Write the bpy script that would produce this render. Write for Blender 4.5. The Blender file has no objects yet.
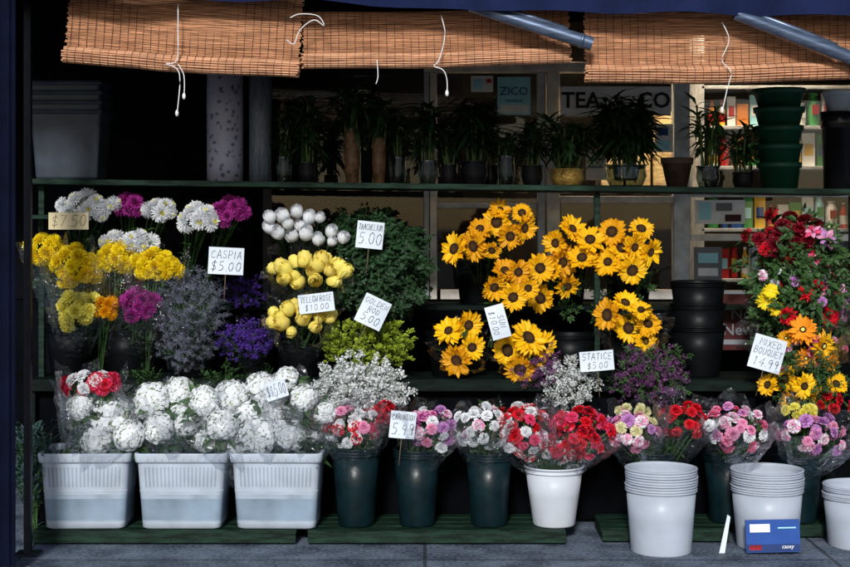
import bpy, math, random
from mathutils import Vector, Matrix, Euler, Quaternion, noise
R=random.Random(11)
U=R.uniform
D=6.0; K=1440.0; CZ=1.4; VH=224.0
def S(y): return (D+y)/K
def W(u,v,y):
    s=S(y); return Vector(((u-425)*s, y, CZ-(v-VH)*s))
sc=bpy.context.scene
col=bpy.context.collection
sc.view_settings.view_transform='Standard'; sc.view_settings.look='None'; sc.view_settings.exposure=0
# ------------------------------------------------------------ materials
MATS={}
def mat(name,c,rough=.6,var=.15,scale=30,bump=0,bscale=None,rand=.0,trans=0,metal=0,spec=.3,stretch=(1,1,1),c2=None,hue=0,alpha=None):
    if name in MATS: return MATS[name]
    m=bpy.data.materials.new(name); m.use_nodes=True; nt=m.node_tree; N=nt.nodes; L=nt.links
    bs=N['Principled BSDF']; out=N['Material Output']
    tc=N.new('ShaderNodeTexCoord'); mp=N.new('ShaderNodeMapping'); mp.inputs['Scale'].default_value=stretch
    L.new(tc.outputs['Object'],mp.inputs['Vector'])
    nz=N.new('ShaderNodeTexNoise'); nz.inputs['Scale'].default_value=scale; nz.inputs['Detail'].default_value=4
    L.new(mp.outputs[0],nz.inputs['Vector'])
    mx=N.new('ShaderNodeMix'); mx.data_type='RGBA'
    a=[max(0,x*(1-var)) for x in c]; b=[min(1,x*(1+var)) for x in (c2 or c)]
    mx.inputs['A'].default_value=(*a,1); mx.inputs['B'].default_value=(*b,1)
    mr=N.new('ShaderNodeMapRange'); mr.inputs['From Min'].default_value=.35; mr.inputs['From Max'].default_value=.65
    L.new(nz.outputs['Fac'],mr.inputs['Value']); L.new(mr.outputs[0],mx.inputs['Factor'])
    hs=N.new('ShaderNodeHueSaturation'); L.new(mx.outputs['Result'],hs.inputs['Color'])
    if rand or hue:
        oi=N.new('ShaderNodeObjectInfo')
        r1=N.new('ShaderNodeMapRange'); r1.inputs['To Min'].default_value=1-rand; r1.inputs['To Max'].default_value=1+rand
        L.new(oi.outputs['Random'],r1.inputs['Value']); L.new(r1.outputs[0],hs.inputs['Value'])
        if hue:
            r2=N.new('ShaderNodeMapRange'); r2.inputs['To Min'].default_value=.5-hue; r2.inputs['To Max'].default_value=.5+hue
            L.new(oi.outputs['Random'],r2.inputs['Value']); L.new(r2.outputs[0],hs.inputs['Hue'])
    L.new(hs.outputs[0],bs.inputs['Base Color'])
    bs.inputs['Roughness'].default_value=rough; bs.inputs['Metallic'].default_value=metal
    bs.inputs['Specular IOR Level'].default_value=spec
    if bump:
        n2=N.new('ShaderNodeTexNoise'); n2.inputs['Scale'].default_value=bscale or scale*3; n2.inputs['Detail'].default_value=3
        L.new(mp.outputs[0],n2.inputs['Vector'])
        bp=N.new('ShaderNodeBump'); bp.inputs['Strength'].default_value=bump; bp.inputs['Distance'].default_value=.01
        L.new(n2.outputs['Fac'],bp.inputs['Height']); L.new(bp.outputs[0],bs.inputs['Normal'])
    if trans:
        tr=N.new('ShaderNodeBsdfTranslucent'); L.new(hs.outputs[0],tr.inputs['Color'])
        ms=N.new('ShaderNodeMixShader'); ms.inputs[0].default_value=trans
        L.new(bs.outputs[0],ms.inputs[1]); L.new(tr.outputs[0],ms.inputs[2]); L.new(ms.outputs[0],out.inputs[0])
    MATS[name]=m; return m
def film(name,lo,hi,rough,bump,bscale,tint=(.97,.98,1)):
    m=bpy.data.materials.new(name); m.use_nodes=True; nt=m.node_tree; N=nt.nodes; L=nt.links
    N.remove(N['Principled BSDF']); out=N['Material Output']
    t=N.new('ShaderNodeBsdfTransparent'); t.inputs[0].default_value=(*tint,1)
    g=N.new('ShaderNodeBsdfGlossy'); g.inputs['Roughness'].default_value=rough; g.inputs['Color'].default_value=(.95,.97,1,1)
    lw=N.new('ShaderNodeLayerWeight'); lw.inputs[0].default_value=.35
    mr=N.new('ShaderNodeMapRange'); mr.inputs['To Min'].default_value=lo; mr.inputs['To Max'].default_value=hi
    L.new(lw.outputs['Facing'],mr.inputs['Value'])
    ms=N.new('ShaderNodeMixShader'); L.new(mr.outputs[0],ms.inputs[0]); L.new(t.outputs[0],ms.inputs[1]); L.new(g.outputs[0],ms.inputs[2])
    L.new(ms.outputs[0],out.inputs[0])
    if bump:
        tc=N.new('ShaderNodeTexCoord'); n=N.new('ShaderNodeTexNoise'); n.inputs['Scale'].default_value=bscale; n.inputs['Detail'].default_value=3
        n.inputs['Distortion'].default_value=1.8
        L.new(tc.outputs['Object'],n.inputs['Vector']); b=N.new('ShaderNodeBump'); b.inputs['Strength'].default_value=bump; b.inputs['Distance'].default_value=.03
        L.new(n.outputs['Fac'],b.inputs['Height']); L.new(b.outputs[0],g.inputs['Normal']); L.new(b.outputs[0],lw.inputs['Normal'])
    MATS[name]=m; return m
FILM=film('cellophane_film',.045,.50,.09,.85,20,(.985,.99,1))
GLASS=film('window_glass',.012,.5,.02,0,1,(.94,.96,.97))
VASE=film('vase_glass',.12,.8,.05,.1,8,(.45,.52,.47))
LEAF=mat('leaf_green',(.035,.085,.022),.5,.35,25,rand=.25,trans=.2)
LEAFD=mat('leaf_dark',(.014,.042,.014),.5,.4,25,rand=.25,trans=.12,spec=.2)
LEAFT=mat('leaf_bamboo',(.020,.050,.016),.45,.4,25,rand=.25,trans=.2,spec=.2)
LEAFB=mat('leaf_eucalyptus',(.05,.10,.095),.5,.3,25,trans=.15)
LEAFY=mat('goldenrod_green',(.30,.39,.03),.6,.35,40,trans=.2,rand=.15)
STEM=mat('stem_green',(.05,.11,.03),.5,.3,30)
WHITE=mat('petal_white',(.84,.86,.88),.6,.05,30,trans=.25,rand=.05)
HYD=mat('petal_hydrangea',(.84,.87,.89),.6,.06,14,trans=.2,rand=.05)
HYC=mat('hydrangea_core',(.38,.45,.30),.7,.3,20)
CREAM=mat('petal_cream',(.80,.77,.48),.6,.1,30,trans=.25)
YEL=mat('petal_yellow',(.93,.74,.02),.6,.1,25,trans=.25,rand=.06,hue=.008)
RYEL=mat('petal_rose_yellow',(.92,.66,.05),.55,.16,40,trans=.25,rand=.06,hue=.006,c2=(.95,.82,.26))
PYEL=mat('petal_pale_yellow',(.90,.84,.20),.6,.1,25,trans=.25,rand=.06)
SUN=mat('petal_sunflower',(.96,.50,.006),.55,.18,30,trans=.25,rand=.12,hue=.014)
ORA=mat('petal_orange',(.90,.35,.02),.55,.14,30,trans=.2,rand=.1)
MAG=mat('petal_magenta',(.40,.035,.28),.6,.25,30,trans=.2,rand=.15)
PUR=mat('petal_purple',(.065,.02,.24),.6,.35,30,trans=.2,rand=.25)
DPUR=mat('petal_plum',(.15,.045,.15),.6,.4,30,trans=.2,rand=.25)
RED=mat('petal_red',(.66,.008,.022),.55,.2,30,trans=.2,rand=.12)
CRIM=mat('petal_crimson',(.20,.004,.015),.55,.25,30,trans=.2,rand=.2)
HOT=mat('petal_hot_pink',(.82,.07,.20),.55,.2,30,trans=.25,rand=.1)
PINK=mat('petal_pink',(.84,.36,.56),.55,.15,30,trans=.25,rand=.08)
LILAC=mat('petal_lilac',(.56,.26,.58),.55,.2,30,trans=.25,rand=.1)
CASP=mat('caspia_bloom',(.13,.14,.19),.7,.35,30,rand=.25)
BROWN=mat('sunflower_disc',(.07,.026,.010),.8,.5,60,bump=1,bscale=300)
BROWN2=mat('sunflower_disc_centre',(.14,.07,.018),.8,.5,60,bump=1,bscale=300)
BLACKB=mat('bucket_black',(.0022,.003,.0036),.42,.2,10,bump=.1,spec=.12)
GREENB=mat('bucket_dark_green',(.003,.012,.015),.34,.3,12,bump=.12,spec=.26)
WPL=mat('plastic_white',(.62,.66,.72),.4,.06,8,bump=.08,bscale=20,trans=.2)
WPL2=mat('plastic_pail_white',(.60,.66,.75),.35,.09,5,trans=.35)
CRW=mat('plastic_crate_white',(.60,.67,.76),.35,.1,8,trans=.35)
CRS=mat('plastic_crate_slot',(.34,.40,.48),.4,.15,8,trans=.2)
CRM=mat('plastic_crate_waterline',(.43,.51,.60),.35,.12,12,trans=.3)
CRB=mat('plastic_crate_water',(.29,.38,.47),.3,.25,5,trans=.3)
GREY=mat('plastic_bin_grey',(.045,.058,.078),.4,.2,9,trans=.2)
POTG=mat('plastic_pot_green',(.008,.055,.032),.4,.2,9)
TERR=mat('terracotta',(.06,.035,.025),.7,.3,20,bump=.3)
POTB=mat('glazed_pot_brown',(.10,.05,.022),.35,.5,30,bump=.3)
POTGO=mat('glazed_pot_gold',(.50,.31,.08),.3,.3,30,bump=.4,metal=.5)
POTK=mat('glazed_pot_black',(.008,.008,.010),.25,.3,12)
BAM=mat('bamboo_stalk',(.06,.10,.02),.4,.35,30)
PAINT=mat('green_paint_worn',(.003,.008,.006),.6,.5,9,bump=.4,bscale=60,stretch=(1,6,6),spec=.1)
PAINTS=mat('green_paint_shelf',(.008,.024,.015),.5,.6,9,bump=.4,bscale=60,stretch=(1,6,6),spec=.12)
WALLM=mat('dark_wall',(.0025,.003,.0045),.9,.4,3,bump=.3,spec=.05)
WALLB=mat('dark_bulkhead',(.0022,.0026,.0036),.9,.4,3,bump=.3,spec=.03)
INT=mat('interior_wall',(.04,.037,.033),.9,.9,1.3,spec=.1)
FRAME=mat('window_frame_beige',(.82,.76,.68),.5,.2,12,bump=.2)
FRAMEG=mat('window_frame_grey',(.56,.60,.64),.45,.25,12,bump=.2)
NAVY=mat('awning_navy',(.007,.013,.052),.8,.25,6,bump=.4,bscale=200,spec=.12)
NAVYD=mat('curtain_navy',(.003,.005,.018),.8,.25,6,bump=.4,bscale=200,spec=.08)
METAL=mat('brushed_metal',(.12,.16,.24),.35,.3,20,metal=.6,stretch=(.2,4,4))
POSTM=mat('post_paint',(.006,.009,.018),.4,.3,14,bump=.2)
SLAT=mat('bamboo_slat',(.56,.25,.125),.6,.38,9,stretch=(1,1,40),c2=(.76,.41,.23),trans=.3)
THR=mat('blind_thread',(.13,.055,.038),.8,.2,30)
CORD=mat('white_cord',(.75,.75,.75),.8,.1,50)
CARD=mat('card_white',(.64,.71,.79),.6,.06,10,bump=.1)
CARDY=mat('card_yellow',(.58,.49,.30),.6,.1,10)
INK=mat('ink_black',(.012,.012,.016),.5,.1,10)
INKG=mat('ink_green',(.01,.07,.05),.5,.1,10)
WOOD=mat('stick_wood',(.16,.11,.06),.7,.3,20,stretch=(1,1,8))
WIRE=mat('wire_steel',(.35,.36,.38),.3,.1,20,metal=.9)
def colmat(n,c,r=.5,**k): return mat(n,c,r,.1,10,**k)
PBLUE=colmat('print_blue',(.015,.07,.30)); PNAVY=colmat('print_navy',(.012,.035,.14)); PRED=colmat('print_red',(.5,.02,.02)); PRED2=colmat('print_red_shaded',(.05,.005,.005)); PGRY=colmat('print_grey',(.20,.21,.23)); PGR2=colmat('print_pale_grey',(.82,.85,.9)); PWHT=colmat('print_white',(.88,.9,.92)); PCYAN=colmat('print_cyan',(.40,.82,.97)); PYEL2=colmat('print_yellow',(.8,.5,.05)); PGRN=colmat('print_green',(.05,.32,.08)); PORG=colmat('print_orange',(.7,.25,.05))  # PRED2 is the print red with shade put into its colour
m=bpy.data.materials.new('floral_wrap'); m.use_nodes=True; N=m.node_tree.nodes; L=m.node_tree.links
tc=N.new('ShaderNodeTexCoord'); vo=N.new('ShaderNodeTexVoronoi'); vo.inputs['Scale'].default_value=30; L.new(tc.outputs['Object'],vo.inputs['Vector'])
n9=N.new('ShaderNodeTexNoise'); n9.inputs['Scale'].default_value=60; L.new(tc.outputs['Object'],n9.inputs['Vector'])
ad=N.new('ShaderNodeMath'); ad.operation='MULTIPLY_ADD'; ad.inputs[1].default_value=.9; L.new(n9.outputs['Fac'],ad.inputs[0]); L.new(vo.outputs['Distance'],ad.inputs[2])
cr=N.new('ShaderNodeValToRGB'); cr.color_ramp.elements[0].position=.62; cr.color_ramp.elements[0].color=(.10,.09,.17,1); cr.color_ramp.elements[1].position=.78; cr.color_ramp.elements[1].color=(.32,.32,.40,1)
L.new(ad.outputs[0],cr.inputs[0]); L.new(cr.outputs[0],N['Principled BSDF'].inputs['Base Color']); FLW=m
def pavemat():
    m=bpy.data.materials.new('pavement_concrete'); m.use_nodes=True; N=m.node_tree.nodes; L=m.node_tree.links; b=N['Principled BSDF']
    tc=N.new('ShaderNodeTexCoord'); n=N.new('ShaderNodeTexNoise'); n.inputs['Scale'].default_value=5; n.inputs['Detail'].default_value=8
    n3=N.new('ShaderNodeTexNoise'); n3.inputs['Scale'].default_value=60; n3.inputs['Detail'].default_value=4
    for q in (n,n3): L.new(tc.outputs['Object'],q.inputs['Vector'])
    cr=N.new('ShaderNodeValToRGB'); cr.color_ramp.elements[0].position=.40; cr.color_ramp.elements[0].color=(.03,.045,.07,1); cr.color_ramp.elements[1].position=.60; cr.color_ramp.elements[1].color=(.16,.20,.26,1)
    ad=N.new('ShaderNodeMath'); ad.operation='MULTIPLY_ADD'; ad.inputs[1].default_value=.45; L.new(n3.outputs['Fac'],ad.inputs[0])
    hf=N.new('ShaderNodeMath'); hf.operation='MULTIPLY'; hf.inputs[1].default_value=.55; L.new(n.outputs['Fac'],hf.inputs[0]); L.new(hf.outputs[0],ad.inputs[2]); L.new(ad.outputs[0],cr.inputs[0])
    bk=N.new('ShaderNodeTexBrick'); bk.inputs['Scale'].default_value=1; bk.offset=0; bk.inputs['Brick Width'].default_value=1.7; bk.inputs['Row Height'].default_value=1.5; bk.inputs['Mortar Size'].default_value=.008
    bk.inputs['Color1'].default_value=(1,1,1,1); bk.inputs['Color2'].default_value=(.85,.85,.85,1); bk.inputs['Mortar'].default_value=(.3,.3,.3,1)
    L.new(tc.outputs['Object'],bk.inputs['Vector'])
    mx=N.new('ShaderNodeMix'); mx.data_type='RGBA'; mx.blend_type='MULTIPLY'; mx.inputs['Factor'].default_value=1
    L.new(cr.outputs[0],mx.inputs['A']); L.new(bk.outputs['Color'],mx.inputs['B']); L.new(mx.outputs['Result'],b.inputs['Base Color'])
    bp=N.new('ShaderNodeBump'); bp.inputs['Strength'].default_value=.8; bp.inputs['Distance'].default_value=.012; L.new(n3.outputs['Fac'],bp.inputs['Height']); L.new(bp.outputs[0],b.inputs['Normal'])
    b.inputs['Roughness'].default_value=.65; return m
PAVE=pavemat(); ROAD=mat('asphalt',(.05,.05,.052),.85,.3,8,bump=.5,bscale=150)
# ------------------------------------------------------------ mesh builder
class MB:
    def __init__(s): s.v=[];s.f=[];s.mi=[];s.mats=[]
    def slot(s,m):
        if m not in s.mats: s.mats.append(m)
        return s.mats.index(m)
    def add(s,vs,fs,m,M=None):
        o=len(s.v); k=s.slot(m)
        s.v+= [tuple(M@Vector(p)) for p in vs] if M else [tuple(p) for p in vs]
        s.f+=[tuple(i+o for i in f) for f in fs]; s.mi+=[k]*len(fs)
    def box(s,c,d,m,M=None,taper=1):
        x,y,z=c; a,b,h=d[0]/2,d[1]/2,d[2]/2; t=taper
        vs=[(x-a*t,y-b*t,z-h),(x+a*t,y-b*t,z-h),(x+a*t,y+b*t,z-h),(x-a*t,y+b*t,z-h),(x-a,y-b,z+h),(x+a,y-b,z+h),(x+a,y+b,z+h),(x-a,y+b,z+h)]
        s.add(vs,[(0,3,2,1),(4,5,6,7),(0,1,5,4),(1,2,6,5),(2,3,7,6),(3,0,4,7)],m,M)
    def lathe(s,prof,m,n=32,M=None,jit=None):
        vs=[];fs=[]
        for i,(r,z) in enumerate(prof):
            for k in range(n):
                a=2*math.pi*k/n; rr=r*(jit(a,z,i) if jit else 1); vs.append((rr*math.cos(a),rr*math.sin(a),z))
        for i in range(len(prof)-1):
            for k in range(n):
                k2=(k+1)%n; fs.append((i*n+k,i*n+k2,(i+1)*n+k2,(i+1)*n+k))
        s.add(vs,fs,m,M)
    def tube(s,pts,rad,m,n=6,cap=True):
        vs=[];fs=[];pts=[Vector(p) for p in pts]
        if not isinstance(rad,(list,tuple)): rad=[rad]*len(pts)
        for i,p in enumerate(pts):
            t=(pts[min(i+1,len(pts)-1)]-pts[max(i-1,0)])
            if t.length<1e-9: t=Vector((0,0,1))
            q=t.normalized().to_track_quat('Z','Y')
            for k in range(n):
                a=2*math.pi*k/n; vs.append(p+q@Vector((rad[i]*math.cos(a),rad[i]*math.sin(a),0)))
        for i in range(len(pts)-1):
            for k in range(n):
                k2=(k+1)%n; fs.append((i*n+k,i*n+k2,(i+1)*n+k2,(i+1)*n+k))
        if cap:
            fs.append(tuple(range(n-1,-1,-1))); fs.append(tuple((len(pts)-1)*n+k for k in range(n)))
        s.add(vs,fs,m)
    def petal(s,M,Ln,w,a0,a1,m,ns=3,nc=2,shape=None,ruf=0,cup=0,r0=0,z0=0):
        shape=shape or (lambda t:math.sin(math.pi*min(1,t*.8+.12)))
        x=r0;z=z0;vs=[];fs=[]
        for i in range(ns+1):
            t=i/ns; a=a0+(a1-a0)*t
            if i: x+=math.cos(a)*Ln/ns; z+=math.sin(a)*Ln/ns
            ww=w*shape(t)/2
            for j in range(nc+1):
                q=2*j/nc-1
                off=cup*q*q*w+ruf*t*t*U(-1,1)
                vs.append((x-math.sin(a)*off+(ruf*t*U(-.6,.6)),q*ww,z+math.cos(a)*off))
        for i in range(ns):
            for j in range(nc):
                b=i*(nc+1)+j; fs.append((b,b+nc+1,b+nc+2,b+1))
        s.add(vs,fs,m,M)
    def leaf(s,p,d,Ln,w,m,bend=.3):
        d=Vector(d).normalized(); side=d.cross(Vector((U(-.3,.3),U(-.3,.3),1)))
        if side.length<.05: side=Vector((1,0,0))
        side.normalize(); up=side.cross(d); p=Vector(p)
        pts=[(0,0,0),(.35,.5,-.02),(.35,-.5,-.02),(.35,0,.0),(.7,.36,-.5*bend),(.7,-.36,-.5*bend),(.7,0,-.45*bend),(1,0,-bend)]
        vs=[p+d*(a*Ln)+side*(b*w)+up*(c*Ln+ (abs(b)*w*.35)) for a,b,c in pts]
        s.add(vs,[(0,3,1),(0,2,3),(1,3,6,4),(3,2,5,6),(4,6,7),(6,5,7)],m)
    def mesh(s,name,smooth=True):
        me=bpy.data.meshes.new(name); me.from_pydata(s.v,[],s.f)
        for q in s.mats: me.materials.append(q)
        me.polygons.foreach_set('material_index',s.mi)
        me.polygons.foreach_set('use_smooth',[smooth]*len(s.f)); me.update(); return me
def RZ(a): return Matrix.Rotation(a,4,'Z')
def obj(name,me,parent=None,loc=(0,0,0),q=None,sc_=None,bev=0,**kw):
    o=bpy.data.objects.new(name,me); col.objects.link(o)
    if parent: o.parent=parent
    o.location=loc
    if q is not None: o.rotation_mode='QUATERNION'; o.rotation_quaternion=q
    if sc_: o.scale=(sc_,sc_,sc_) if not isinstance(sc_,(tuple,list)) else sc_
    if bev:
        b=o.modifiers.new('b','BEVEL'); b.width=bev; b.segments=2; b.limit_method='ANGLE'
    for k,v in kw.items(): o[k]=v
    return o
def thing(name,label,cat,loc,group=None,q=None):
    o=obj(name,None,None,loc,q); o.empty_display_size=.05
    o['label']=label; o['category']=cat
    if group: o['group']=group
    return o
def text_mesh(txt,size,m,thick=.0008,shear=.12,align='CENTER',bold=0):
    cu=bpy.data.curves.new('t','FONT'); cu.body=txt; cu.size=size; cu.align_x=align; cu.align_y='CENTER'; cu.extrude=thick; cu.shear=shear; cu.space_line=.85; cu.offset=bold; cu.resolution_u=2
    o=bpy.data.objects.new('t',cu); col.objects.link(o); dg=bpy.context.evaluated_depsgraph_get(); dg.update()
    me=bpy.data.meshes.new_from_object(o.evaluated_get(dg)); bpy.data.objects.remove(o); me.materials.clear(); me.materials.append(m); return me
FACE=Quaternion((1,0,0),math.radians(90))
GL={'A':['0,0 .28,1 .34,1 .6,0','.1,.38 .5,.4'],'B':['.05,0 .05,1 .4,.95 .5,.75 .35,.54 .08,.5','.35,.52 .55,.35 .5,.1 .3,0 .05,.02'],'C':['.58,.82 .4,1 .15,.9 .02,.55 .1,.15 .35,0 .58,.15'],'D':['.06,0 .06,1 .35,.95 .58,.65 .55,.3 .3,.03 .06,0'],
'E':['.55,1 .06,.97 .05,0 .55,.03','.06,.5 .42,.53'],'G':['.56,.85 .35,1 .1,.85 .02,.45 .15,.08 .4,0 .58,.15 .58,.42 .36,.42'],'H':['.05,1 .04,0','.55,1 .56,0','.05,.5 .55,.54'],'I':['.3,1 .3,0'],'L':['.08,1 .06,.02 .52,.03'],'M':['0,0 .08,1 .3,.35 .52,1 .62,0'],'N':['.03,0 .05,1 .52,.05 .55,1'],
'O':['.3,1 .08,.8 .02,.4 .2,.03 .42,.03 .58,.4 .52,.82 .3,1'],'Q':['.3,1 .05,.7 .08,.2 .3,.0 .55,.25 .55,.7 .3,1','.38,.25 .62,-.08'],'R':['.05,0 .05,1 .4,.96 .52,.74 .38,.5 .06,.48','.3,.48 .58,0'],'S':['.55,.86 .35,1 .1,.88 .12,.62 .45,.45 .55,.2 .35,0 .03,.12'],
'T':['0,.97 .6,1','.3,.98 .29,0'],'U':['.04,1 .05,.25 .25,0 .48,.1 .56,.4 .56,1'],'W':['0,1 .14,0 .3,.65 .46,0 .62,1'],'X':['.03,1 .56,0','.55,1 .02,0'],'Y':['.02,1 .3,.5 .58,1','.3,.5 .27,0'],'P':['.05,0 .05,1 .4,.96 .53,.74 .38,.48 .06,.46'],
'$':['.52,.8 .3,.92 .08,.76 .15,.55 .45,.42 .5,.2 .28,.07 .04,.2','.32,1.08 .27,-.1'],'0':['.3,1 .1,.8 .06,.35 .25,.02 .45,.1 .54,.5 .48,.88 .3,1'],'1':['.15,.8 .32,1 .3,0'],'4':['.42,0 .45,1 .05,.35 .6,.38'],'5':['.52,1 .15,.98 .12,.58 .4,.6 .54,.38 .42,.06 .06,.04'],'7':['.05,.97 .56,1 .22,0'],'9':['.5,.72 .32,.5 .1,.62 .14,.92 .38,1 .52,.8 .42,0'],'.':['.1,.02 .14,.06'],' ':[]}
def hand_mesh(txt,h,wmax,m,pen):
    b=MB(); x=0; segs=[]
    for ch in txt:
        wd={' ':.35,'.':.28,'I':.45}.get(ch,.78); ox=-.18 if ch=='I' else 0; dy=U(-.05,.05); k=U(.92,1.08)
        for st in GL.get(ch,[]):
            P=[tuple(float(q) for q in p.split(',')) for p in st.split()]
            segs.append([(x+ox+px*k+py*.13+U(-.015,.015),py*k+dy+U(-.015,.015)) for px,py in P])
        x+=wd
    sx=min(h,wmax/max(x-.1,.1)); tw=(x-.15)*sx
    for st in segs:
        P=[((px*sx-tw/2),0,(py-.5)*h) for px,py in st]; b.tube(P,pen,m,4)
    return b.mesh('handwriting',False)
# ------------------------------------------------------------ blooms
def carnation(ms,seed=0,n0=9):
    b=MB()
    fan=lambda t:.18+.82*t**.8
    for k,(n,a) in enumerate([(9,-8),(9,15),(8,38),(7,57),(6,74)]):
        for i in range(n):
            M=RZ(2*math.pi*(i+U(-.3,.3))/n+k)
            ar=math.radians(a+U(-8,8)); b.petal(M,1-.06*k,.72,ar+.5,ar-.1,R.choice(ms),3,5,fan,.12,.0,.02,-.35)
    b.lathe([(.01,-.95),(.16,-.85),(.2,-.35),(.3,-.2)],STEM,8)
    return b.mesh('carnation',False)
def mum(m,c=None,w=.2,spiky=1):
    b=MB(); rings=9
    for k in range(rings):
        a=math.radians(-35+k*14.5); n=max(6,int(20*math.cos(math.radians(-20+k*11))))
        for i in range(n):
            M=RZ(2*math.pi*(i+U(-.35,.35))/n+k*.37)
            aa=a+U(-.12,.12); L=(1-.035*k)*U(.85,1.08)
            b.petal(M,L,w,aa,aa+.55*spiky,(c if c and k>6 else m),3,2,lambda t:.45+.55*math.sin(math.pi*min(1,t*.75+.1)),0,.25,.03,-.12)
    b.lathe([(.01,-.5),(.12,-.4),(.2,-.15)],STEM,8)
    return b.mesh('chrysanthemum',False)
def hydrangea(m):
    b=MB(); n=200; ph=Vector((U(0,9),U(0,9),0))
    lump=lambda d:1+.13*noise.noise(d*1.9+ph)+.05*noise.noise(d*5+ph)
    ns,nc=8,14
    vs=[];fs=[]
    for i in range(ns+1):
        th=math.pi*(.02+.83*i/ns)
        for k in range(nc):
            a=2*math.pi*k/nc; d=Vector((math.sin(th)*math.cos(a),math.sin(th)*math.sin(a),math.cos(th))); p=d*(.77*lump(d)); vs.append((p.x,p.y,p.z*.78))
    for i in range(ns):
        for k in range(nc): k2=(k+1)%nc; fs.append((i*nc+k,(i+1)*nc+k,(i+1)*nc+k2,i*nc+k2))
    b.add(vs,fs,HYC)
    for i in range(n):
        z=1-(i+.5)/n*1.72; r=math.sqrt(max(0,1-z*z)); a=i*2.39996+U(-.1,.1)
        d=Vector((r*math.cos(a),r*math.sin(a),z)).normalized(); wob=lump(d)+U(-.05,.05)
        q=(d+Vector((U(-.35,.35),U(-.35,.35),U(-.35,.35)))).normalized().to_track_quat('Z','Y')
        M=Matrix.Translation(Vector((d.x,d.y,d.z*.78))*(.89*wob))@q.to_matrix().to_4x4()@RZ(U(0,6.28))
        s_=U(.85,1.15)
        for k in range(4):
            b.petal(M@RZ(k*math.pi/2+U(-.1,.1)),.132*s_,.142*s_,U(.3,.7),-.3,m,2,2,lambda t:[.42,1,.6][int(round(t*2))],.010)
    b.tube([(0,0,-1.1),(0,0,-.3)],.06,STEM,5)
    for k in range(9): b.leaf((0,0,-.5+U(-.3,.1)),(math.cos(k*2.4),math.sin(k*2.4),U(-.3,.35)),1.45,.62,LEAF)
    return b.mesh('hydrangea',False)
def rosebud(m):
    b=MB()
    def patch(az,wid,rad,h,flare,lean):
        vs=[];fs=[];ns=6;nc=6
        for i in range(ns+1):
            t=i/ns; rr=rad*math.sin(math.pi*(.10+.66*t))**.7*(1+(flare*t**4)); z=-.75+h*t
            for j in range(nc+1):
                q=2*j/nc-1; a=az+q*wid*(1-.15*t**3); k=1+.08*q*lean
                vs.append((rr*math.cos(a)*k,rr*math.sin(a)*k,z-abs(q)**2.2*.22*t+.02*math.sin(q*5)))
        for i in range(ns):
            for j in range(nc): k=i*(nc+1)+j; fs.append((k,k+1,k+nc+2,k+nc+1))
        b.add(vs,fs,m)
    for k in range(3): patch(k*2.09+U(-.2,.2),1.2,.76,1.5+U(-.12,.1),.18,1)
    for k in range(3): patch(k*2.09+1.0,1.2,.64,1.68,.06,1)
    for k in range(3): patch(k*2.09+.3,1.25,.48,1.78,-.05,1)
    for k in range(2): patch(k*3.14+.3,1.5,.28,1.78,-.1,1)
    b.lathe([(.01,-1.1),(.12,-1.02),(.24,-.8),(.38,-.66)],STEM,8)
    for k in range(5): b.petal(RZ(k*1.257),.7,.22,.9,1.6,LEAF,3,2,None,0,0,.25,-.75)
    return b.mesh('rose_bud',True)
def sunflower(m,disc=BROWN,disc2=BROWN2,rd=.36,np_=21,w=.31,layers=2,droop=.75):
    b=MB()
    pt=lambda t:[.5,.95,1,.8,.14][int(round(t*4))]
    for k in range(layers):
        for i in range(np_):
            if U(0,1)<.04: continue
            M=RZ(2*math.pi*(i+U(-.32,.32))/np_+k*.17); a=U(-.05,.45)+k*.2
            b.petal(M,(1-rd+.06)*U(.82,1.16),w*U(.8,1.15),a,a-U(-.2,droop),m,4,2,pt,.02,.24,rd-.06,-.02+.03*k)
    b.lathe([(rd+.02,-.03),(rd+.03,.05),(rd*.9,.13),(rd*.72,.16),(rd*.55,.13)],disc,20,None,lambda a,z,i:1+.05*math.sin(a*11+i))
    b.lathe([(rd*.55,.13),(rd*.3,.15),(.001,.13)],disc2,20)
    b.lathe([(.03,-.4),(.09,-.3),(.3,-.12),(rd+.02,-.03)],STEM,12)
    for i in range(12): b.petal(RZ(i*.5236),.4,.2,.1,-.3,LEAF,3,2,None,0,0,rd-.1,-.07)
    return b.mesh('sunflower',False)
def lily(m,c):
    b=MB()
    for k in range(6):
        b.petal(RZ(k*1.047+U(-.1,.1)),1.15,.55 if k%2 else .66,1.2,-.5,m if k%2 else c,6,4,lambda t:math.sin(math.pi*(.1+.86*t))**.8,.02,-.18,.04,-.4)
    for k in range(6): a=k*1.047+.5; b.tube([(0,0,-.3),(.12*math.cos(a),.12*math.sin(a),.3),(.22*math.cos(a),.22*math.sin(a),.5)],[.015,.012,.035],CRIM,4)
    b.lathe([(.02,-.8),(.09,-.5),(.12,-.3)],STEM,7)
    return b.mesh('lily')
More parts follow.
